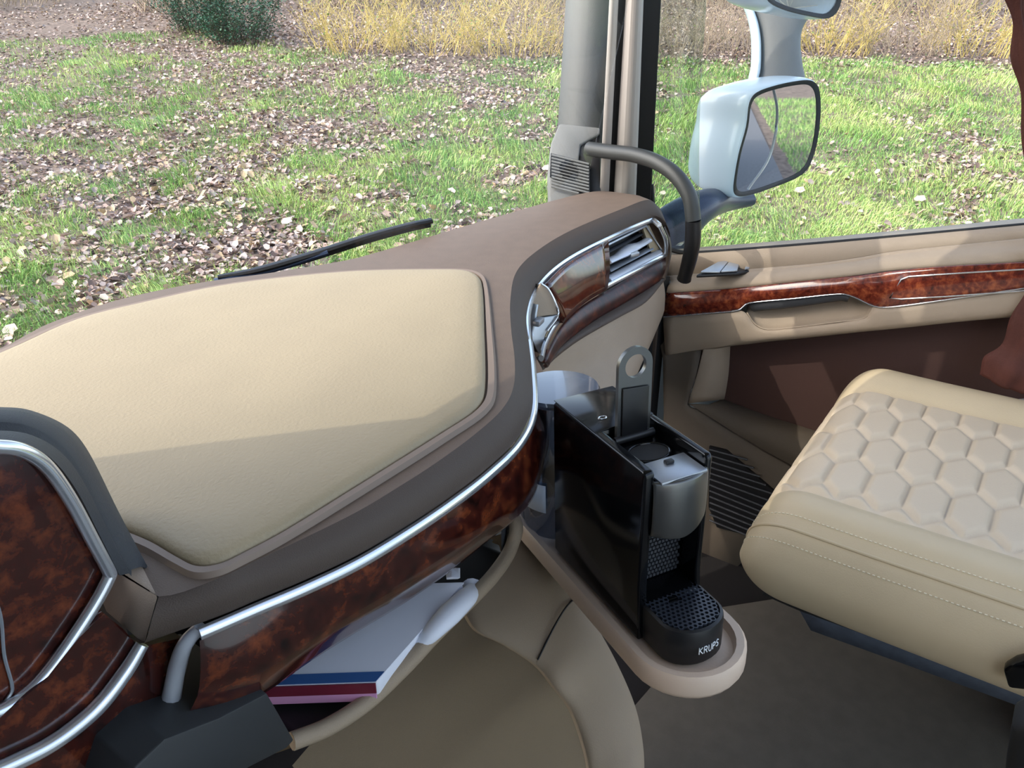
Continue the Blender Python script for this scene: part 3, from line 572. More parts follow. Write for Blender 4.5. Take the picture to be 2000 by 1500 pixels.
# passenger side fascia
ft = [(1032, 668), (1031, 612), (1050, 561), (1100, 514), (1180, 470), (1270, 431), (1288, 440)]
fb = [(1057, 700), (1066, 668), (1088, 630), (1130, 592), (1180, 562), (1240, 530), (1300, 497)]
FT = zs(ft, .862); FB = zs(fb, .788)
FQ = [PZ(1176, 472, .862), PZ(1176, 564, .788)]
FB[0] = FT[0]+V(.02, -.0, -.07) if False else FB[0]
_t = [p+V(0, -.004, 0) for p in FT[2:4]+[FQ[0]]]; _b = [p+V(0, -.002, 0) for p in FB[2:4]+[FQ[1]]]
fas = loft('fascia_wood', [_t, [a.lerp(b, .5)+V(0, -.004, 0) for a, b in zip(_t, _b)], _b], M['burlc'], dash, across=4, mseg=5, smooth=60, thick=.01)
tube('fascia_chrome_top', [PZ(1036, 690, .83)]+FT, .0048, M['chrome'], dash, k=10, flat=1.3)
tube('fascia_chrome_bottom', FB[::-1], .0042, M['chrome'], dash, k=10, flat=1.3)
tube('fascia_chrome_end', [FT[-1], FT[-1].lerp(FB[-1], .5)+(PX(1300, 468, 1.04)-PX(1294, 468, 1.04)), FB[-1]], .0045, M['chrome'], dash, k=10)
loft('fascia_return', [[p+V(0, .004, 0) for p in FT[:4]], [p+V(.01, .035, -.01) for p in FT[:4]]], M['silver'], dash, mseg=5)
# outlets
def pl(pts, P, n): return [PN(x, y, P, n) for x, y in pts]
vn = (FT[5]-FT[4]).cross(FB[4]-FT[4]).normalized(); VP = FT[4]+V(.001, .006, 0)
vq = [(1181, 481), (1262, 441), (1292, 488), (1184, 556)]
vt = thing('x', (0, 0, 0), '', '') if False else None
back = [p+V(.02, .045, 0) for p in pl(vq, VP, vn)]
front = pl(vq, VP, vn)
vent = prism('air_vent', [p+V(0, .03, 0) for p in front], (0, .004, 0), M['black'], dash)
loft('vent_housing', [front+[front[0]], back+[back[0]]], M['dgrey'], vent, raw=True, smooth=20)
prism('vent_side', pl([(1256, 446), (1268, 440), (1291, 486), (1272, 493)], VP+V(0, .004, 0), vn), (.002, .006, 0), M['leather'], vent)
tube('vent_frame', front+[front[0]], .0026, M['silver'], vent, k=8, raw=True)
def slat(a, b, m, dy, r=.006, fl_=.35): return tube('vent_slat', [PN(*a, VP+V(0, dy, 0), vn), PN(*b, VP+V(0, dy, 0), vn)], r, m, vent, k=8, flat=fl_, raw=True, up=(0, 0, 1))
slat((1186, 492), (1262, 452), M['dgrey'], .014); slat((1186, 512), (1258, 474), M['dgrey'], .02)
slat((1186, 529), (1270, 485), M['silver'], .010, .009, .35); slat((1186, 546), (1286, 493), M['frame'], .002, .010, .5)
ad = tube('vent_vane', pl([(1186, 511), (1206, 502), (1222, 492), (1234, 484), (1250, 478), (1266, 469)], VP+V(0, -.004, 0), vn), [.010, .010, .015, .015, .010, .009], M['frame'], vent, k=10, flat=.5, mseg=2)
box('vent_knob', PN(1237, 496, VP+V(0, -.016, 0), vn), (.022, .014, .010), M['silver'], ad, bevel=.003, rot=Matrix.Rotation(-.45, 3, 'Z'))
LP = PZ(1062, 610, .835); ln = V(-.5, -1, .3)
v2 = prism('air_vent', pl([(1056, 556), (1070, 565), (1084, 592), (1089, 616), (1068, 645), (1056, 690), (1042, 672), (1033, 640), (1036, 592)], LP+V(.006, .012, 0), ln), (.0, .02, 0), M['black'], dash)
prism('vent_side', pl([(1057, 554), (1070, 565), (1084, 592), (1089, 614), (1040, 620), (1038, 590)], LP+V(.003, .004, 0), ln), (.002, .004, 0), M['beige'], v2, bevel=.001)
prism('vent_floor', pl([(1036, 624), (1089, 616), (1066, 652), (1054, 692), (1040, 665)], LP+V(.002, .002, 0), ln), (.002, .004, 0), M['silver'], v2, bevel=.001)
tube('vent_vane', pl([(1046, 594), (1041, 618), (1036, 655)], LP+V(-.004, -.006, 0), ln), [.005, .006, .004], M['silver'], v2, k=8, flat=.6)
tube('vent_frame', pl([(1057, 554), (1071, 565), (1085, 592), (1090, 616), (1069, 646)], LP, ln), .0016, M['chrome'], v2, k=8)
box('vent_knob', PN(1052, 628, LP+V(-.01, -.014, 0), ln), (.024, .012, .010), M['silver'], v2, bevel=.003, rot=Matrix.Rotation(.2, 3, 'Z'))
# lower wood strip, brown lip, beige panel below
l1 = zs([(1058, 707), (1072, 674), (1095, 635), (1135, 598), (1185, 568), (1240, 537), (1296, 505)], .780)
l2 = zs([(1060, 714), (1084, 680), (1117, 652), (1160, 622), (1205, 596), (1250, 570), (1284, 547)], .748)
loft('lower_wood', [l1, [a.lerp(b, .5)+V(0, -.006, 0) for a, b in zip(l1, l2)], l2], M['burlow'], dash, across=3, mseg=5, smooth=60, thick=.006)
l3 = zs([(1058, 724), (1092, 694), (1128, 667), (1170, 642), (1215, 617), (1262, 590), (1300, 545)], .738)
l3b = zs([(1312, 480), (1314, 470)], .80)
loft('lower_lip', [l2, [a.lerp(b, .5)+V(0, -.006, .003) for a, b in zip(l2, l3)], l3, [p+V(0, .03, 0) for p in l3]], M['browndark'], dash, across=2, mseg=5, smooth=60)
ec = [chz[-2], chz[-1], PX(1312, 490, 1.053), PX(1307, 520, 1.05), l3[-1]]
loft('end_cap', [[p+V(-.012, -.002, 0) for p in ec], ec, [p+V(.02, .05, 0) for p in ec], [p+V(.015, .16, .0) for p in ec]], M['browndark'], dash, mseg=4, smooth=60)
p1_ = [p+V(0, .006, 0) for p in l3]
p2_ = zs([(1062, 770), (1100, 745), (1140, 722), (1185, 700), (1230, 668), (1268, 632), (1299, 584)], .680)
p3_ = zs([(1065, 900), (1110, 880), (1150, 850), (1200, 800), (1235, 750), (1262, 690), (1286, 628)], .605)
p4_ = [p+V(.02, .12, -.12) for p in p3_]
loft('lower_panel', [p1_, p2_, p3_, p4_], M['beige'], dash, across=4, mseg=5, smooth=60)
kp = prism('kick_panel', [V(1.135, .70, .01), V(1.135, 1.10, .01), V(1.135, 1.10, .74), V(1.135, .70, .74)], (.03, 0, 0), M['browndark'], dash)
prism('kick_shroud', [V(1.02, .78, .02), V(1.16, .69, .02), V(1.16, .69, .70), V(1.03, .78, .70)], (0, .02, 0), M['black'], dash)
loft('lower_panel_return', [[p2_[-1]+V(-.002, 0, 0), p3_[-1], p4_[-1]], [p+V(.03, .12, 0) for p in (p2_[-1], p3_[-1], p4_[-1])]], M['browndark'], dash, mseg=3)
# curved console under the shelf
O1 = [PZ(1000, 1000, .64), PZ(1022, 1015, .625), PZ(1075, 1090, .605), PZ(1125, 1165, .58), PZ(1170, 1235, .555), PZ(1205, 1300, .53), PZ(1235, 1370, .505), PZ(1250, 1430, .48), PZ(1256, 1500, .455), PZ(1250, 1600, .42)]
I1 = [PZ(900, 1170, .60), PZ(930, 1222, .590), PZ(985, 1250, .58), PZ(1048, 1291, .56), PZ(1085, 1335, .545), PZ(1115, 1375, .52), PZ(1135, 1425, .495), PZ(1150, 1480, .47), PZ(1152, 1520, .45), PZ(1150, 1600, .42)]
mid = [a.lerp(b, .5)+V(0, 0, .010) for a, b in zip(O1, I1)]
con = thing('console', (.2, .4, 0), 'curved beige console bulging out under the open shelf', 'console')
def con_loft(nm, i0, i1, ex=0):
    R = [[p+V(.004, 0, -.004) for p in O1], [a.lerp(b, .14)+V(0, 0, .006) for a, b in zip(O1, I1)], mid, [a.lerp(b, .9)+V(0, 0, .004) for a, b in zip(O1, I1)], [p+V(0, 0, -.004) for p in I1], [p+V(0, .004, -.012) for p in I1]]
    R = [cr(r, 8)[i0*8:i1*8+1] for r in R]
    return loft(nm, R, M['lowbeige'], con, raw=True, across=3, smooth=60)
con_loft('side_band', 3, 9)
R_ = con_loft('upper_band', 0, 3)
R_.data.transform(Matrix.Translation((0, .0, -.0012)))
tube('seam_line', [p+V(0, -.001, .0015) for p in (O1[3].lerp(I1[3], .02), O1[3].lerp(I1[3], .3)+V(0, 0, .011), O1[3].lerp(I1[3], .6)+V(0, 0, .0105), O1[3].lerp(I1[3], .99))], .0012, M['black'], con, k=6)
sw2 = [O1, [p+V(.012, .004, -.03) for p in O1], [V(p.x+.012, p.y+.01, .011) for p in O1]]
loft('side_wall', [cr([p+V(.004, 0, -.004) for p in O1], 6), cr(sw2[1], 6), cr(sw2[2], 6)], M['fabric'], con, raw=True, smooth=60)
D0 = [p+V(-.003, .003, -.006) for p in I1]
D2 = [PZ(560, 1450, .62), PZ(560, 1470, .60), PZ(560, 1500, .58), PZ(570, 1530, .56), PZ(580, 1560, .54), PZ(590, 1600, .52), PZ(600, 1650, .50), PZ(620, 1700, .48), PZ(640, 1750, .46), PZ(660, 1800, .44)]
D2 = [V(-.13-.0*i, .50-.022*i, .58-.02*i) for i in range(10)]
D1 = [a.lerp(b, .5)+V(0, -.0, .022) for a, b in zip(D0, D2)]
loft('knee_panel', [D0, [a.lerp(b, .2)+V(0, 0, .013) for a, b in zip(D0, D2)], D1, D2], M['fabric'], con, across=5, mseg=5, smooth=180)
# ------------------------------------------------------------------ papers in the shelf
a_ = PZ(735, 1334, .700); b_ = PZ(906, 1140, .700)
e_ = (b_-a_); nrm = (PZ(560, 1340, .700)-a_).normalized(); ln_ = e_.length; e_.normalize()
mg = thing('brochure', (a_.x, a_.y, .678), 'white brochure with blue and maroon spine stripes lying in the open shelf', 'brochure')
for k_, nm_ in enumerate(['cover']):
    prism('cover', [a_+V(0, 0, .002), b_+V(0, 0, .002), b_+nrm*.16+V(0, 0, .002), a_+nrm*.16+V(0, 0, .002)], (0, 0, -.002), M['paper'], mg)
prism('pages', [a_+e_*.001, b_, b_+nrm*.158, a_+nrm*.158+e_*.001], (0, 0, -.022), M['paper'], mg, bevel=.003)
dn = V(0, 0, -.0005)
q0 = a_-e_*.0008
prism('blue_stripe', [q0+V(0, 0, .0025), q0+e_*.014+V(0, 0, .0025), q0+e_*.014+nrm*.16+V(0, 0, .0025), q0+nrm*.16+V(0, 0, .0025)], (0, 0, .0006), M['blue'], mg)
prism('maroon_stripe', [q0+V(0, 0, .0008), q0+nrm*.16+V(0, 0, .0008), q0+nrm*.16+V(0, 0, -.012), q0+V(0, 0, -.012)], -e_*.0012, M['maroon'], mg)
prism('pink_stripe', [q0+V(0, 0, -.012), q0+nrm*.16+V(0, 0, -.012), q0+nrm*.16+V(0, 0, -.022), q0+V(0, 0, -.022)], -e_*.0012, M['pink'], mg)
pk = [PZ(800, 1262, .688), PZ(830, 1235, .70), PZ(870, 1195, .705), PZ(905, 1160, .70), PZ(916, 1140, .69)]
pk = [p+nrm*-.004+V(0, 0, -.004) for p in pk]
o = tube('tissue_packet', pk, [.006, .010, .013, .012, .006], M['paper'], k=12, flat=.8); tag(o, 'crumpled white tissue packet tucked along the brochure in the shelf', 'tissue packet')
cr_ = [PZ(885+random.uniform(-14, 14), 1120+random.uniform(-12, 12), .71+random.uniform(-.006, .012)) for _ in range(60)]
bm = bmesh.new()
for p in cr_: bm.verts.new(p)
bmesh.ops.convex_hull(bm, input=bm.verts); me = bpy.data.meshes.new('crumpled_paper'); bm.to_mesh(me); bm.free(); me.materials.append(M['paper'])
o = bpy.data.objects.new('crumpled_paper', me); COL.objects.link(o); tag(o, 'small crumpled scrap of paper behind the brochure in the shelf', 'paper')
# ------------------------------------------------------------------ coffee machine and its tray (own frame: x across, -y to the front, z up)
yaw, tx_, ty_ = math.radians(-29.1), math.radians(-2.9), math.radians(-.6)
MM = Matrix.Translation((.237, .415, .654)) @ Matrix.Rotation(yaw, 4, 'Z') @ Matrix.Rotation(tx_, 4, 'X') @ Matrix.Rotation(ty_, 4, 'Y')
MI = MM.inverted()
def ML(x, y, ax, val):
    o = MI @ CAM; r = MI.to_3x3() @ ray(x, y); return o+r*((val-o[ax])/r[ax])
def stadium(x0, x1, yb, yf, rb, n=16):
    c = (x0+x1)/2; r = (x1-x0)/2; P = [V(x0, yb-rb, 0)]
    P = [V(x0+rb*(1-math.cos(a)), yb-rb+rb*math.sin(a), 0) for a in [math.pi/2*k/5 for k in range(6)]]
    P += [V(x1-rb+rb*math.sin(a), yb-rb+rb*math.cos(a), 0) for a in [math.pi/2*k/5 for k in range(6)]]
    P += [V(c+r*math.cos(a), yf+r-r*math.sin(a), 0) for a in [math.pi*k/n for k in range(n+1)]]
    return P
tr = thing('machine_tray', None, 'rounded beige tray under the black coffee machine', 'tray', M4=MM)
def sp(P, z): return [p+V(0, 0, z) for p in P]
O_ = stadium(-.016, .108, .10, -.268, .02); O2 = stadium(-.019, .111, .103, -.271, .022); I_ = stadium(-.008, .100, .092, -.260, .016); I2 = stadium(-.005, .097, .089, -.257, .016)
# floor of the tray sits just below the machine's foot
v, f = loftdata([sp(I2, -.001), sp(I_, .006), sp(I_, .009), sp(O_, .010), sp(O2, .006), sp(O2, -.012), sp(O_, -.018), sp(I_, -.020)], True)
nn = len(O_); f += [tuple(range(nn)), tuple(range(7*nn, 8*nn))]
build('tray_body', v, f, M['tray'], tr, smooth=50)
box('tray_bracket', (.045, .04, -.035), (.08, .10, .03), M['black'], tr, bevel=.004)
cm = thing('coffee_machine', None, 'black capsule coffee machine with its lever raised on the beige tray', 'coffee machine', M4=MM)
Wm_, Lm, Hm = .082, .186, .212
# body: side plates stand proud of the core
def side(nm, x0, x1):
    P = [V(x0, 0, .004), V(x0, 0, Hm-.004), V(x0, -.004, Hm), V(x0, -Lm+.004, Hm), V(x0, -Lm, Hm-.004), V(x0, -Lm+.004, .07), V(x0, -Lm+.0, .004)]
    return prism(nm, P, (x1-x0, 0, 0), M['gloss'], cm, bevel=.0025, seg=3)
side('side_panel', 0, .012); side('side_panel', Wm_-.008, Wm_)
prism('body', [V(.0125, -.002, .004), V(.0125, -.002, Hm-.003), V(.0125, -.086, Hm-.003), V(.0125, -.088, Hm-.017), V(.0125, -Lm+.004, Hm-.017), V(.0125, -Lm+.004, .132), V(.0125, -Lm+.034, .120), V(.0125, -Lm+.034, .052), V(.0125, -Lm-.004, .048), V(.0125, -Lm-.004, .004)], (Wm_-.0210, 0, 0), M['gloss'], cm, bevel=.0012)
prism('rear_top', [V(.001, 0, Hm-.0005), V(Wm_-.001, 0, Hm-.0005), V(Wm_-.001, -.084, Hm-.0005), V(.001, -.092, Hm-.0005)], (0, 0, .0012), M['gloss'], cm, bevel=.0005)
# curved grey front cover
fc = []
for k in range(9):
    a = -1+2*k/8; x_ = Wm_/2+.002+a*.0335; yy = -Lm-.001-.010*(1-a*a); fc.append((x_, yy))
lowz = [.137, .1345, .1325, .131, .130, .131, .133, .136, .140]
loft('front_cover', [[V(x_, y_+.004, Hm-.013) for x_, y_ in fc], [V(x_, y_, Hm-.016) for x_, y_ in fc], [V(x_, y_-.001, .17) for x_, y_ in fc], [V(x_, y_+.001, z_) for (x_, y_), z_ in zip(fc, lowz)], [V(x_, y_+.012, z_-.001) for (x_, y_), z_ in zip(fc, lowz)]], M['gun'], cm, across=3, mseg=3, thick=.0015, off=1)
# top deck: capsule opening and grey flap
dk = prism('top_flap', [V(.016, -.152, Hm-.0155), V(.0715, -.152, Hm-.0155), V(.0715, -Lm-.006, Hm-.0155), V(.016, -Lm-.006, Hm-.0155)], (0, 0, .0035), M['silver'], cm, bevel=.001)
box('flap_catch', (.045, -.163, Hm-.0105), (.010, .006, .004), M['black'], dk, bevel=.001)
ring = [V(.043+.0235*math.cos(a), -.131+.018*math.sin(a), Hm-.015) for a in [2*math.pi*k/28 for k in range(28)]]
tube('capsule_opening_rim', ring, .0016, M['gloss'], cm, k=8, raw=True, closed=True)
prism('capsule_opening', [p+V(0, 0, -.0005) for p in ring], (0, 0, .0008), M['rubber'], cm)
# lever, raised
lx = (.024, .066); ly = -.094
def lv_(x, z): return V(x, ly+(z-Hm)*.02, z)
R1 = .021; cxl = .045; zc_ = ML(1237, 708, 1, -.09).z
out_ = [lv_(cxl-R1, Hm-.014)]+[lv_(cxl-R1*math.cos(a), zc_+R1*math.sin(a)) for a in [math.pi*k/20 for k in range(21)]]+[lv_(cxl+R1, Hm-.014)]
inn_ = [V(cxl-.0125*math.cos(a), 0, zc_-.0005+.0125*math.sin(a)) for a in [2*math.pi*k/24 for k in range(24)]]
bm = bmesh.new()
def ringmesh():
    # plate as quads around the finger hole
    n = 48; vo = []; vi = []
    zb = Hm-.014
    for k in range(n):
        a = 2*math.pi*k/n; c_, s_2 = math.cos(a), math.sin(a)
        if s_2 >= 0: o2 = (cxl+R1*c_, zc_+R1*s_2)
        else:
            t = min(R1/abs(c_) if abs(c_) > 1e-6 else 9, (.021)/abs(s_2)); o2 = (cxl+c_*t, zc_+s_2*t)
        vo.append(o2); vi.append((cxl+.0130*c_, zc_+.0130*s_2))
    V_ = []; F_ = []
    th = .005
    for (x_, z_) in vo: V_.append(V(x_, ly, z_))
    for (x_, z_) in vi: V_.append(V(x_, ly, z_))
    for (x_, z_) in vo: V_.append(V(x_, ly-th, z_))
    for (x_, z_) in vi: V_.append(V(x_, ly-th, z_))
    for k in range(n):
        j = (k+1) % n
        F_ += [(k, j, n+j, n+k), (2*n+k, 3*n+k, 3*n+j, 2*n+j), (k, 2*n+k, 2*n+j, j), (n+k, n+j, 3*n+j, 3*n+k)]
    return V_, F_
a1 = ringmesh(); zt_ = zc_-.021
lvr = build('lever', *merge([a1, boxdata((cxl, ly-.0025, (zt_+Hm-.014)/2), (R1*2, .005, zt_-(Hm-.014)))]), M['gun'], cm, bevel=0, smooth=40)
prism('lever_insert', [V(cxl-.0165, ly-.0055, Hm-.010), V(cxl+.0165, ly-.0055, Hm-.010), V(cxl+.0165, ly-.0055, zt_-.004), V(cxl-.0165, ly-.0055, zt_-.001)], (0, -.002, 0), M['black'], lvr, bevel=.001)
tube('lever_hinge', [V(.020, ly-.006, Hm-.011), V(.070, ly-.006, Hm-.011)], .0045, M['black'], lvr, k=10, raw=True)
for x_ in (.013, .019): pass
lg = tube('machine_emblem', [V(.026+.005*math.cos(a), -.066+.003*math.sin(a), Hm+.0012) for a in [2*math.pi*k/12 for k in range(12)]], .0007, M['chrome'], cm, k=6, raw=True, closed=True)
# dimpled back wall behind the cup
dots = []
for i in range(12):
    for j in range(14):
        x_ = .0165+i*.0047+(j % 2)*.00235; z_ = .056+j*.0052
        if x_ > .071: continue
        dots.append(boxdata((x_, -Lm+.0325, z_), (.0034, .004, .0036)))
v, f = merge(dots); build('dimpled_backplate', v, f, M['dgrey'], cm, bevel=0)
# drip tray with perforated grid
def dpo(k, z, n=14):
    # front-rounded outline
    x0, x1, yb, yf = .006+k, Wm_-.000-k, -Lm+.030, -Lm-.058+k; c = (x0+x1)/2; r = (x1-x0)/2
    P = [V(x0, yb, z), V(x0, yf+r*.8, z)]
    P += [V(c-r*math.cos(a), yf+r*.8-r*.8*math.sin(a), z) for a in [math.pi*q/n for q in range(1, n)]]
    return P+[V(x1, yf+r*.8, z), V(x1, yb, z)]
v, f = loftdata([dpo(.003, .002), dpo(.0, .006), dpo(0, .042), dpo(.001, .046), dpo(.004, .0475), dpo(.005, .045)], True)
nn = len(dpo(0, 0)); f += [tuple(range(nn)), tuple(range(5*nn, 6*nn))]
dt = build('drip_tray', v, f, M['black'], cm, smooth=40)
gr = []
for i in range(12):
    for j in range(15):
        x_ = .0125+i*.0056+(j % 2)*.0028; y_ = -Lm+.024-j*.0052
        c = (.006+Wm_)/2; r = (Wm_-.006)/2-.006
        yc_ = -Lm-.058+(r+.006)*.8
        if x_ > Wm_-.006 or (y_ < yc_ and ((x_-c)/r)**2+((y_-yc_)/(r*.8))**2 > 1): continue
        if abs(x_-c+.004) < .007 and abs(y_-(-Lm-.004)) < .006: continue
        n6 = 6; ro, ri = .0034, .0021
        vv = []; ff = []
        for k in range(n6):
            a = math.pi/3*k+.52
            for rr_, zz_ in ((ro, .0455), (ro, .0488), (ri, .0488), (ri, .0455)): vv.append(V(x_+rr_*math.cos(a), y_+rr_*math.sin(a), zz_))
        for k in range(n6):
            q = (k+1) % n6
            for w_ in range(3): ff.append((k*4+w_, q*4+w_, q*4+w_+1, k*4+w_+1))
        gr.append((vv, ff))
v, f = merge(gr); build('drip_grid', v, f, mat('grid_black', (48, 52, 60), .3, 0, .6), dt, smooth=30)
# maker's lettering on the drip tray front
def glyph(ch):
    G = {'K': [((0,0),(0,1)), ((0,.45),(.6,1)), ((.15,.55),(.65,0))], 'R': [((0,0),(0,1)), ((0,1),(.45,1)), ((.45,1),(.6,.78)), ((.6,.78),(.45,.5)), ((.45,.5),(0,.5)), ((.3,.5),(.62,0))],
         'U': [((0,1),(0,.25)), ((0,.25),(.15,0)), ((.15,0),(.45,0)), ((.45,0),(.6,.25)), ((.6,.25),(.6,1))], 'P': [((0,0),(0,1)), ((0,1),(.45,1)), ((.45,1),(.6,.75)), ((.6,.75),(.45,.48)), ((.45,.48),(0,.48))],
         'S': [((.6,.85),(.45,1)), ((.45,1),(.15,1)), ((.15,1),(0,.78)), ((0,.78),(.12,.56)), ((.12,.56),(.48,.46)), ((.48,.46),(.6,.22)), ((.6,.22),(.45,0)), ((.45,0),(.15,0)), ((.15,0),(0,.15))]}
    return G[ch]
LW = []
dcx, drr = (.006+Wm_)/2, (Wm_-.006)/2; yc_ = -Lm-.058+drr*.8
lenL = .0
for i, ch in enumerate('KRUPS'):
    for (x0, z0_), (x1, z1_) in glyph(ch):
        pp = []
        for (gx2, gz2) in ((x0, z0_), (x1, z1_)):
            s_3 = (i*.92+gx2)*.0062-.009      # arc position from the middle of the nose
            a = math.pi/2+(s_3)/drr; c_ = -math.cos(a); pp.append(V(dcx+drr*c_*1.004, yc_-drr*.8*math.sin(a)*1.004-.0004, .018+gz2*.0082))
        LW.append(tubedata(pp, .0006, 6))
v, f = merge(LW); build('lettering', v, f, mat('white_print', (235, 238, 240), .5), dt)
# water tank behind
tk = []
for z_, r_ in ((.002, .040), (.006, .044), (.19, .046), (.1925, .046)):
    tk.append([V(.036+r_*math.cos(a)*1.08, .054+r_*math.sin(a)*1.05, z_) for a in [2*math.pi*k/32 for k in range(32)]])
tk = [[V(p.x, max(p.y, .006), p.z) for p in r_] for r_ in tk]
tn = loft('water_tank', tk, M['tank'], cm, raw=True, closed=True, smooth=60, thick=.0015)
ld = [[V(.036+r_*math.cos(a)*1.08, max(.004, .054+r_*math.sin(a)*1.05), z_) for a in [2*math.pi*k/32 for k in range(32)]] for r_, z_ in ((.048, .192), (.049, .196), (.047, .2), (.03, .201))]
loft('tank_lid', ld, mat('tank_lid_grey', (84, 94, 112), .16, 0, .6, coat=1), tn, raw=True, closed=True, cap=True, smooth=40)
wt = [[V(.036+.0415*math.cos(a)*1.08, max(.009, .054+.0415*math.sin(a)*1.05), z_) for a in [2*math.pi*k/32 for k in range(32)]] for z_ in (.006, .10)]
loft('water', wt, mat('tank_water', (120, 140, 170), .05, 0, .5), tn, raw=True, closed=True, cap=True) if False else None
stk = [[V(.036+.0463*math.cos(a)*1.08, .054+.0463*math.sin(a)*1.05, z_) for a in [math.radians(175+q*6) for q in range(9)]] for z_ in (.045, .085)]
loft('tank_sticker', stk, M['sticker'], tn, raw=True, thick=.0005, off=1)
#@@SEAT
# ------------------------------------------------------------------ passenger seat
seat = thing('passenger_seat', (.84, -.1, 0), 'cream leather seat cushion with quilted hexagons and bolsters', 'seat')
YF, YR = .275, -.62; X0, X1 = .545, 1.135; SL, SR = .640, 1.045; ZT, ZB = .597, .43
sec = [(.60, .435), (.560, .445), (.535, .47), (.522, .51), (.528, .545), (.545, .575), (.565, .590), (.590, .604), (.618, .606), (SL, .5985)]
sec_ = [(x_, z_) for x_, z_ in sec]
secr = [(SR, .5985), (1.062, .612), (1.090, .623), (1.118, .620), (1.138, .600), (1.146, .555), (1.144, .51), (1.13, .47), (1.11, .445), (1.08, .435)]
CS = cr([V(x_, 0, z_) for x_, z_ in sec_], 6); CE = cr([V(x_, 0, z_) for x_, z_ in secr], 6)
NX = 190; CM = [V(SL+(SR-SL)*i/NX, 0, ZT+.001) for i in range(1, NX)]
def shape(p, y):
    # front edge falls away in a soft roll; the corners round in
    t = max(0, (y-(YF-.085))/.085); g = (1-min(t, 1)**2.3)**(1/2.3); cxm = (X0+X1)/2
    xx = cxm+(p.x-cxm)*(1-.16*(1-g))
    zm = .50
    zz = zm+(p.z+.010*max(0, .1-y)/.6-zm)*g
    return V(xx, y, zz)
HSP = .0575; KX = (.0575*.866)/.103
def hexd(x_, y_):
    px2 = (x_-.815)*KX; py2 = y_-.196; s = HSP
    best = 9
    # distance to the border of the nearest cell of a triangular lattice with spacing s (rows along y)
    r = s*.866; ri = round(px2/r); 
    c = None; bd = 9
    for a in (ri-1, ri, ri+1):
        off = (a % 2)*s/2; bj = round((py2-off)/s)
        for b in (bj-1, bj, bj+1):
            dx, dy = px2-a*r, py2-(b*s+off); d_ = dx*dx+dy*dy
            if d_ < bd: bd = d_; c = (dx, dy)
    dx, dy = c; m_ = max(abs(dy), abs(dx*.866+dy*.5), abs(dx*.866-dy*.5)); return s/2-m_
ysamp = [YR+(YF-.09-YR)*i/270 for i in range(271)]+[YF-.09+.09*math.sin(math.pi/2*k/40) for k in range(1, 41)]
def surf(cols, quilt):
    v = []; n = len(cols)
    for y_ in ysamp:
        for c in cols:
            p = shape(c, y_)
            if quilt:
                d_ = hexd(c.x, y_); e = min(1, max(0, (d_-.0008)/.009)); e = 1-(1-e)**2.2
                edge = min(1, min(c.x-SL, SR-c.x)/.012)
                p.z += .0075*e*min(1, max(0, edge))
            v.append(p)
    f = [(i*n+j, i*n+j+1, (i+1)*n+j+1, (i+1)*n+j) for i in range(len(ysamp)-1) for j in range(n-1)]
    return v, f
cus = build('cushion', *surf(CS, 0), M['seatside'], seat, smooth=180)
build('quilted_insert', *surf([CS[-1]]+CM+[CE[0]], 1), M['seat'], seat, smooth=180)
build('bolster', *surf(CE, 0), M['seatside'], seat, smooth=180)
prism('cushion_base', [V(.60, YF-.05, .436), V(1.08, YF-.05, .436), V(1.08, YR, .436), V(.60, YR, .436)], (0, 0, .02), M['rubber'], seat)
def along(i, off, r, m, nm, dash_=None):
    c = CS[i]; q = CS[i+1]; nvec = (q-c); nvec = V(-nvec.z, 0, nvec.x).normalized()*off
    P = [shape(c+nvec, y_) for y_ in ysamp[::3]]
    if dash_:
        P = resamp(P, int(sum((a-b).length for a, b in zip(P, P[1:]))/dash_)*2)
        parts = [tubedata([P[k], P[k+1]], r, 5) for k in range(0, len(P)-1, 2)]
        v, f = merge(parts)
    else: v, f = tubedata(P, r, 8)
    return build(nm, v, f, m, seat)
pi_ = int(5.6*6)
along(pi_, .001, .0024, M['seatside'], 'piping')
s1 = along(pi_+5, .001, .0009, M['thread'], 'stitching', .0065); s2 = along(pi_-5, .001, .0009, M['thread'], 'stitching', .0065)
# fabric skirt, pedestal, adjusting lever
sk = loft('fabric_skirt', [[V(.60, .20, .44), V(.61, 0, .44), V(.62, -.5, .445)], [PX(1585, 1228, .615), PX(1800, 1305, .625), V(.63, -.5, PX(2000, 1360, .625).z)]], M['bluegrey'], seat, mseg=6, thick=.004)
loft('black_edge', [[V(.57, .23, .438), V(.575, 0, .44), V(.58, -.5, .45)], [V(.60, .18, .41), V(.60, 0, .418), V(.605, -.5, .43)]], M['rubber'], seat, thick=.004)
box('pedestal', (1.02, -.40, .22), (.16, .40, .42), M['black'], seat, bevel=.01)
prism('lever', xs([(1962, 1290), (1985, 1276), (2040, 1262), (2060, 1310), (2010, 1330), (1972, 1326)], .525), (-.02, 0, 0), M['gloss'], seat, bevel=.005)
tube('recline_knob', [PX(1985, 792, 1.16), PX(2010, 790, 1.17)], .012, M['greylight'], seat, k=12, raw=True)
am = prism('armrest', xs([(1962, 1560), (1975, 1420), (1985, 1362), (2000, 1350), (2120, 1350), (2120, 1560)], .30), (-.05, 0, 0), M['rubber'], bevel=.012, seg=4); tag(am, 'black armrest end at the lower right corner beside the seat', 'armrest')
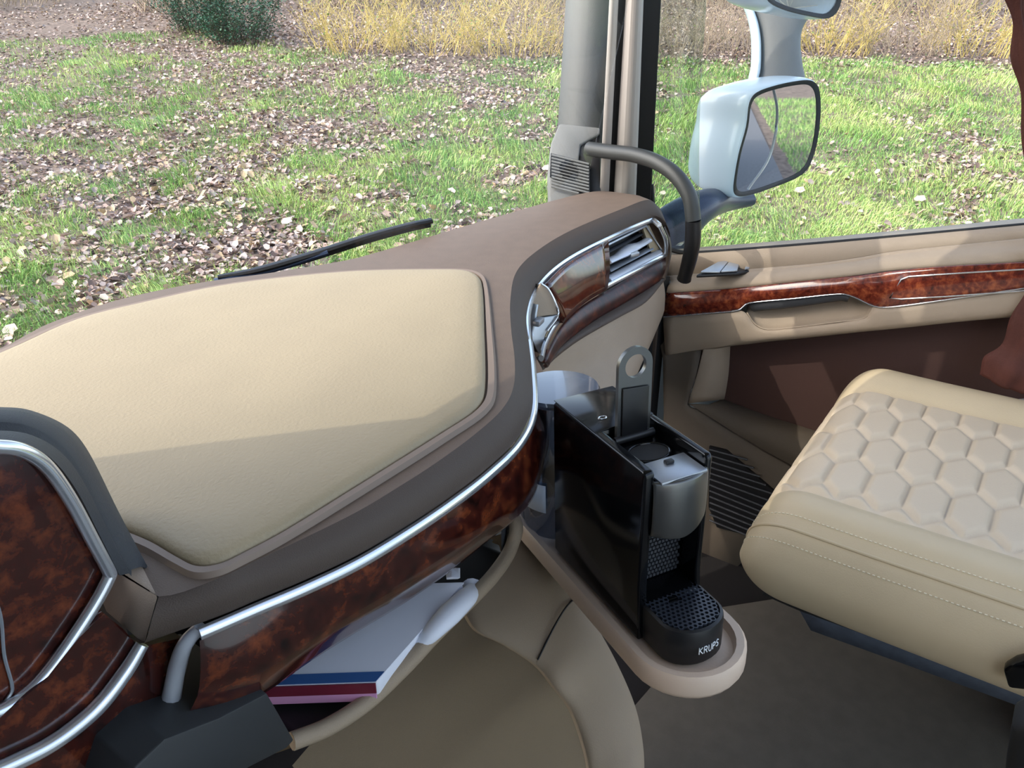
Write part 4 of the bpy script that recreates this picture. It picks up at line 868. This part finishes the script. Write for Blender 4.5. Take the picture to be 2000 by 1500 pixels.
# brown curtain gathered behind the seat by the door
cu_ = [PX(1985, -80, 1.13), PX(1992, 60, 1.13), PX(2008, 200, 1.13), PX(2040, 420, 1.13), PX(2040, 560, 1.14), PX(2005, 680, 1.14), PX(1965, 750, 1.14)]
cu_ = [V(1.14, cu_[0].y+.01, 2.04)]+cu_
P = cr(cu_, 12); rad = [.012+.004*math.sin(i*.5)+(.030*min(1, max(0, (i-42)/36.))) for i in range(len(P))]
v = []; f = []; k_ = 40
for i, p in enumerate(P):
    t_ = (P[min(i+1, len(P)-1)]-P[max(i-1, 0)]).normalized(); s_4 = t_.cross(V(1, 0, 0)).normalized(); u_ = s_4.cross(t_)
    for j in range(k_):
        a = 2*math.pi*j/k_; rr_ = rad[i]*(1+.16*math.sin(a*5+i*.05)+.06*math.sin(a*9-i*.11))
        v.append(p+s_4*math.cos(a)*rr_+u_*math.sin(a)*rr_*.55)
f = [(i*k_+j, i*k_+(j+1) % k_, (i+1)*k_+(j+1) % k_, (i+1)*k_+j) for i in range(len(P)-1) for j in range(k_)]+[tuple(range(k_)), tuple(range((len(P)-1)*k_, len(P)*k_))]
o = build('curtain', v, f, M['suede'], smooth=180); tag(o, 'reddish brown suede curtain gathered at the right edge between seat and door', 'curtain')
#@@OUT
# ------------------------------------------------------------------ door mirror outside
mr = thing('door_mirror', PX(1330, 440, 1.36), 'pale blue white truck door mirror with a second mirror head above', 'mirror')
MP = PX(1520, 270, 1.58); mn = V(-.556, -.830, .022).normalized()
gl1 = [(1466, 205), (1480, 186), (1520, 172), (1566, 164), (1584, 168), (1593, 186), (1594, 235), (1584, 295), (1562, 335), (1500, 362), (1455, 375), (1440, 372), (1437, 355), (1446, 300), (1460, 248)]
G = cr([PN(x_, y_, MP, mn) for x_, y_ in gl1], 4, True)
gc = sum(G, V(0, 0, 0))/len(G)
back_d = V(.12, 1, .02).normalized()
def off(P, k, d): return [gc+(p-gc)*k+back_d*d for p in P]
rim_ = off(G, 1.10, .0)
hs_ = loft('mirror_housing', [off(G, 1.03, .004), off(G, 1.07, -.002), off(G, 1.10, .004), off(G, 1.12, .03), off(G, 1.10, .08), off(G, .98, .13), off(G, .70, .165), off(G, .3, .175)], M['mirrorhouse'], mr, raw=True, closed=True, across=2, cap=True, smooth=50)
loft('mirror_surround', [off(G, .99, -.001), off(G, 1.03, -.003), off(G, 1.075, -.003), off(G, 1.08, .006)], M['black'], mr, raw=True, closed=True, smooth=50)
gm_ = [p for p in off(G, 1.0, .0)]
prism('mirror_glass', gm_, back_d*.004, M['mirror'], mr)
tube('mirror_divider', [PN(x_, y_, MP-mn*-.002, mn) for x_, y_ in ((1512, 176), (1519, 215), (1515, 262), (1500, 315), (1462, 370))], .003, M['silver'], mr, k=8, flat=.4)
# stem to the upper head
def ring_at(c, a, b, n=24, ax=V(0, 0, 1)):
    return [c+RT*(a*math.cos(t))+V(FW.x, FW.y, 0).normalized()*(b*math.sin(t)) for t in [2*math.pi*k/n for k in range(n)]]
tt_ = (MP-CAM).dot(FW)+.03
def ctr(x_, y_): return PT(x_, y_, tt_)
px2m = tt_/FPX
st = [(1548, 190, 46), (1550, 160, 47), (1550, 135, 42), (1548, 90, 39), (1548, 60, 42), (1552, 35, 52), (1556, 10, 66)]
loft('mirror_stem', [ring_at(ctr(x_, y_)+V(.03, .04, 0), w_*px2m, .035) for x_, y_, w_ in st], M['grey'], mr, raw=True, closed=True, across=3, smooth=60)
loft('stem_cover', [ring_at(ctr(x_-w_+3, y_)+V(.025, .055, 0), 8*px2m, .03) for x_, y_, w_ in st], M['mirrorhouse'], mr, raw=True, closed=True, across=3, smooth=60)
gl2 = [(1500, -8), (1530, 12), (1580, 25), (1612, 28), (1632, 5), (1640, -60), (1640, -300), (1500, -330), (1480, -200), (1482, -60)]
G2 = cr([PN(x_, y_, MP+V(0, -.01, 0), mn) for x_, y_ in gl2], 4, True); gc2 = sum(G2, V(0, 0, 0))/len(G2)
def off2(k, d, dn_=0): return [gc2+(p-gc2)*k+back_d*d+V(0, 0, dn_) for p in G2]
loft('upper_housing', [off2(1.02, 0), off2(1.06, -.002), off2(1.08, .01), off2(1.10, .05), off2(1.05, .11), off2(.8, .15), off2(.3, .16)], M['mirrorhouse'], mr, raw=True, closed=True, across=2, cap=True, smooth=50)
loft('upper_surround', [off2(.98, -.003), off2(1.02, -.006), off2(1.065, -.006), off2(1.07, .02)], M['black'], mr, raw=True, closed=True)
prism('upper_glass', off2(1.0, 0), back_d*.004, M['mirror'], mr)
# lower arm from the door
ar = [(PX(1290, 500, 1.30), .085, .04), (PX(1318, 450, 1.33), .075, .045), (PX(1365, 408, 1.40), .045, .045), (PX(1408, 394, 1.53), .034, .04), (PX(1452, 388, 1.62), .026, .04)]
rg = []
for i, (c, a, b) in enumerate(ar):
    t_ = (ar[min(i+1, 4)][0]-ar[max(i-1, 0)][0]).normalized(); s_ = t_.cross(V(0, 0, 1)).normalized(); u_ = s_.cross(t_)
    rg.append([c+s_*b*math.cos(q)+u_*a*math.sin(q)*(1 if math.sin(q) > 0 else .8) for q in [2*math.pi*k/24 for k in range(24)]])
loft('mirror_arm', rg, M['armblue'], mr, raw=True, closed=True, across=4, cap=True, smooth=60)
# side of the trailer behind the cab, seen in the mirror
tb = thing('trailer', (0, -8, -1.4), 'white sided trailer standing behind the cab, seen in the door mirror', 'trailer')
box('trailer_body', (0, -8.5, 1.0), (2.5, 12, 3.2), M['mirrorhouse'], tb, bevel=.02)
for yy_ in (-11.5, -12.8):
    for xx_ in (-1.05, 1.05): tube('wheel', [V(xx_-.15, yy_, -.92), V(xx_+.15, yy_, -.92)], .48, M['rubber'], tb, k=24, raw=True)
# wiper
wp = thing('wiper', PY(430, 540, 1.12), 'black wiper blade lying outside along the windscreen base', 'wiper')
def wpt(x_, y_, d): v_ = ray(x_, y_); h = math.hypot(v_.x, v_.y); return CAM+v_*(d/h)
W0 = [wpt(425, 541, 1.36), wpt(500, 528, 1.36), wpt(600, 500, 1.37), wpt(720, 462, 1.39), wpt(800, 440, 1.42), wpt(842, 431, 1.44)]
tube('blade', W0, [.006, .009, .010, .0095, .009, .008], M['black'], wp, k=8, flat=.6)
tube('rubber', [p+V(0, .003, -.009) for p in W0[1:]], .004, M['rubber'], wp, k=6)
tube('wiper_arm', [wpt(420, 552, 1.36), wpt(455, 543, 1.36), wpt(540, 524, 1.365), wpt(640, 492, 1.37)], [.012, .012, .009, .007], M['armblue'], wp, k=8, flat=.6)
